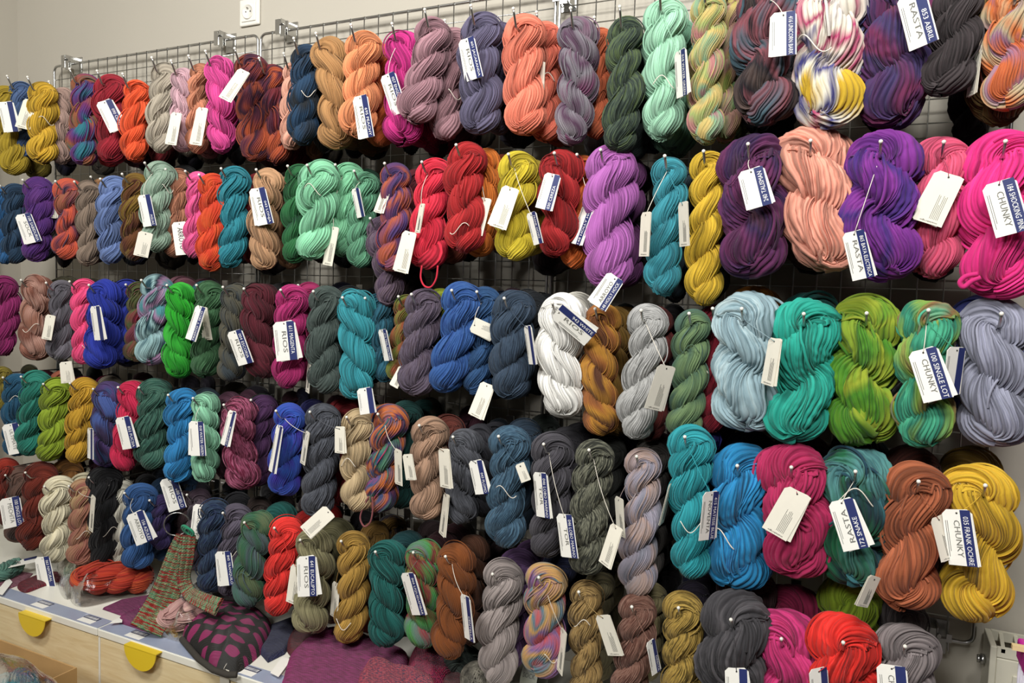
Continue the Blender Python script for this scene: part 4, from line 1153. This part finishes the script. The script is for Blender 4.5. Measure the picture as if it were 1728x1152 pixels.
o = MB().tube([rr_*(math.cos(u)*vx+math.sin(u)*np.array([0, 0, 1.0])) for u in np.linspace(0, 2*PI, 48, endpoint=False)], .0016, 8, closed=True).build('steel_ring', M_chrome)
o.location = tuple(R0); tag(o, 'steel ring on a hook carrying the striped knitted scarf', 'ring')

# loose labels lying about
def flat_card(name, label, quad, mat, th=.0006, z=ZT+.03, marks=None, cat='label'):
    P = [atz(x, y, z) for x, y in quad]; c = sum(P)/4; m = MB(); n = 4
    m.v = [tuple(p-c) for p in P]+[tuple(p-c+np.array([0, 0, th])) for p in P]
    m.f = [[3, 2, 1, 0], [4, 5, 6, 7]]+[[k, (k+1) % 4, 4+(k+1) % 4, 4+k] for k in range(4)]; m.sm = [False]*6
    o = m.build(name, mat); o.location = tuple(c); tag(o, label, cat)
    if marks: marks(o, [np.array(v) for v in m.v[4:]])
    return o
def barcode(o, q):
    b = MB(); rn = random.Random(3)
    e1 = q[1]-q[0]; e2 = q[3]-q[0]; u = .12
    while u < .42:
        w_ = rn.uniform(.006, .016); p = q[0]+e1*u+e2*.25; b.poly([p+[0, 0, .0004], p+e1*w_+[0, 0, .0004], p+e1*w_+e2*.5+[0, 0, .0004], p+e2*.5+[0, 0, .0004]]); u += w_+rn.uniform(.006, .016)
    b.build('barcode', M_ink, o)
    c = MB(); p = q[0]+e1*.55+[0, 0, .0004]; c.poly([p, p+e1*.45, p+e1*.45+e2*.45, p+e2*.45]); c.build('colour_band', M_navy, o)
flat_card('paper_label', 'white label with barcode and navy band lying on the pale green skein', [(14, 958), (60, 948), (62, 938), (12, 950)][::-1], M_tagw, z=ZT+.05, marks=barcode)
flat_card('shop_label', 'blank white round ended label lying at the left edge', [(-8, 1000), (4, 1004), (21, 982), (14, 974)], M_tagw, z=ZT+.01)
flat_card('shop_label', 'small white paper label tied to the magenta cuff', [(184, 1052), (206, 1050), (207, 1040), (192, 1046)], M_tagw, z=ZT+.012)
flat_card('shop_label', 'crumpled white label lying between the hat and the shawl', [(456, 1135), (470, 1142), (492, 1112), (476, 1108)], M_tagw, z=ZT+.012)
P = at(379, 1128, YF-.004); t = empty('price_tag', tuple(P))
MB().box(-.016, .016, -.0006, 0, -.05, 0).build('card', M_tagc, t, bevel=.0003)
h = lathe([(.0001, -.0008), (.002, -.0008)], 14); h.v = [(x, y, z-.006) for x, y, z in h.v]; h.build('punched_hole', M_dark, t)
MB().tube([(0, -.001, -.006), (.002, -.004, .004), (.004, .004, .014)], .0006, 6).build('string', M_string, t)
tag(t, 'white price tag of the knitted hat hanging over the cabinet front', 'tag')

# ------------------------------------------------------------------ cardboard box with bagged teal yarn
ZB = -1.17
A = at(131, 1141, -.72); B_ = at(0, 1079, -.60)
bx1 = A[0]; by0 = -.98; by1 = -.545; zt_ = at(131, 1128, -.56)[2]
zt_ = atz(0, 0, -1)[2] if False else at(118, 1122, -.60)[2]
t = empty('cardboard_box', ((bx1-.3), -.78, -1.75)); cx, cyy, cz = t.location
xr = at(130, 1128, -.60)[0]; xl = xr-.52; ybk = -.60; yfr = -1.0; th = .004; zt_ = at(130, 1126, -.60)[2]
def bb(n_, *a): return MB().box(a[0]-cx, a[1]-cx, a[2]-cyy, a[3]-cyy, a[4]-cz, a[5]-cz).build(n_, M_card, t)
bb('back_panel', xl, xr, ybk-th, ybk, -1.75, zt_); bb('front_panel', xl, xr, yfr, yfr+th, -1.75, zt_)
bb('right_panel', xr-th, xr, yfr+th, ybk-th, -1.75, zt_); bb('left_panel', xl, xl+th, yfr+th, ybk-th, -1.75, zt_); bb('bottom_panel', xl+th, xr-th, yfr+th, ybk-th, -1.749, -1.743)
tag(t, 'open brown cardboard box standing in front of the drawers at bottom left', 'box')
P = at(26, 1166, -.80); me = skein_mesh('yarn_skein', .30, .13, 2.5, 1, 555, 128, 120, 32, amp=1.0, loose=10)
me.materials.append(yarn_mat(['2c8290', '3c98a2'], 's', 32)); o = link('yarn_skein', me); o.location = (P[0]+.07, P[1], P[2]+.0); o.rotation_euler = (0, math.radians(68), 0)
tag(o, 'teal skein in a clear bag sticking out of the cardboard box', 'yarn')
mb = MB(); n = 40; m = 20; fs = []; vs = []
for i in range(m+1):
    a = PI*i/m
    for k in range(n):
        b = 2*PI*k/n; rr = 1+.05*math.sin(3*b+2*a)+.03*math.sin(7*b+5*a)
        vs.append((.175*math.cos(a)*rr-.07, .082*math.sin(a)*math.cos(b)*rr, .082*math.sin(a)*math.sin(b)*rr-.02))
for i in range(m):
    for k in range(n): k2 = (k+1) % n; fs.append([i*n+k, i*n+k2, (i+1)*n+k2, (i+1)*n+k])
mb.v = vs; mb.f = fs; mb.sm = [True]*len(fs); o = mb.build('clear_bag', M_film); o.location = (P[0]+.02, P[1], P[2])
tag(o, 'clear plastic bag around the teal skein in the cardboard box', 'bag', 'clear bags')

# ------------------------------------------------------------------ radiator and storage box at the bottom right
P = at(1670, 1082, -.06); xl = P[0]; ztop = at(1676, 1073, -.02)[2]
t = empty('radiator', (xl+.35, -.02, ztop-.55)); cx, cyy, cz = t.location
yb_, yf_ = WY-.015, -.075
m = MB(); 
m.box(xl-cx, xl+.012-cx, yf_-cyy, yb_-cyy, 0, ztop-cz); m.build('side_cover', M_rad, t, bevel=.002)
m = MB(); m.box(xl+.7-cx, xl+.712-cx, yf_-cyy, yb_-cyy, 0, ztop-cz); m.build('side_cover', M_rad, t, bevel=.002)
m = MB().box(xl+.012-cx, xl+.70-cx, yf_-cyy-.001, yf_+.012-cyy, 0, ztop-.022-cz); m.build('front_panel', M_rad, t, bevel=.002)
m = MB()
m.box(xl+.04-cx, xl+.67-cx, yf_-.006-cyy, yf_-.001-cyy, .03, ztop-.05-cz); m.build('pressed_panel', M_rad, t, bevel=.004)
m = MB()
for k in range(26): x = xl+.026+k*.026-cx; m.obox((x, (yf_+yb_)/2-cyy, ztop-.006-cz), (.0035, 0, 0), (.004, (yb_-yf_)/2, 0), (0, 0, .004))
m.box(xl+.012-cx, xl+.70-cx, yf_-cyy, yf_+.008-cyy, ztop-.02-cz, ztop-cz); m.box(xl+.012-cx, xl+.70-cx, yb_-.008-cyy, yb_-cyy, ztop-.02-cz, ztop-cz)
m.build('top_grille', M_rad, t)
MB().box(xl+.012-cx, xl+.70-cx, yf_+.015-cyy, yb_-.012-cyy, .02, ztop-.05-cz).build('core', M_dark, t)
v = MB(); zc_ = at(1664, 1113, -.03)[2]-cz
v.tube([(xl-.002-cx, -.03-cyy, zc_), (xl-.010-cx, -.03-cyy, zc_)], .011, 6); v.tube([(xl-.010-cx, -.03-cyy, zc_), (xl-.016-cx, -.03-cyy, zc_)], .008, 6)
v.build('plug_nut', M_chrome, t)
tag(t, 'cream panel radiator on the wall under the right end of the grid', 'radiator')
P = at(1714, 1108, -.30); xl = P[0]; zl = P[2]; zt3 = at(1716, 1074, -.30)[2]
t = empty('storage_box', (xl+.12, -.42, zl-.45)); cx, cyy, cz = t.location
MB().box(xl-cx, xl+.24-cx, -.54-cyy, -.30-cyy, zl-cz, zt3-cz).build('lid', M_mag, t, bevel=.004)
M_clr = principled('translucent_plastic', lin('d6d2e0'), .25, var=.03); m = MB(); m.box(xl+.004-cx, xl+.236-cx, -.536-cyy, -.304-cyy, 0, zl-cz)
for k in range(12): m.tube([(xl+.006+k*.02-cx, -.536-cyy, 0), (xl+.006+k*.02-cx, -.536-cyy, zl-cz)], .005, 8)
for k in range(11): m.tube([(xl+.004-cx, -.53+k*.02-cyy, 0), (xl+.004-cx, -.53+k*.02-cyy, zl-cz)], .005, 8)
m.build('ribbed_tub', M_clr, t)
tag(t, 'pale ribbed storage box with a magenta lid at the bottom right corner', 'storage box')
P = at(1709, 1070, -.36); o = MB().box(0, .16, -.006, .006, 0, .008)
for k in range(5): o.box(.02+k*.02, .026+k*.02, -.006, .006, .008, .013)
o = o.build('wooden_rack', M_wood2); o.location = (P[0], P[1], zt3+.0005); tag(o, 'pale wooden piece lying on the magenta lid', 'wooden piece')
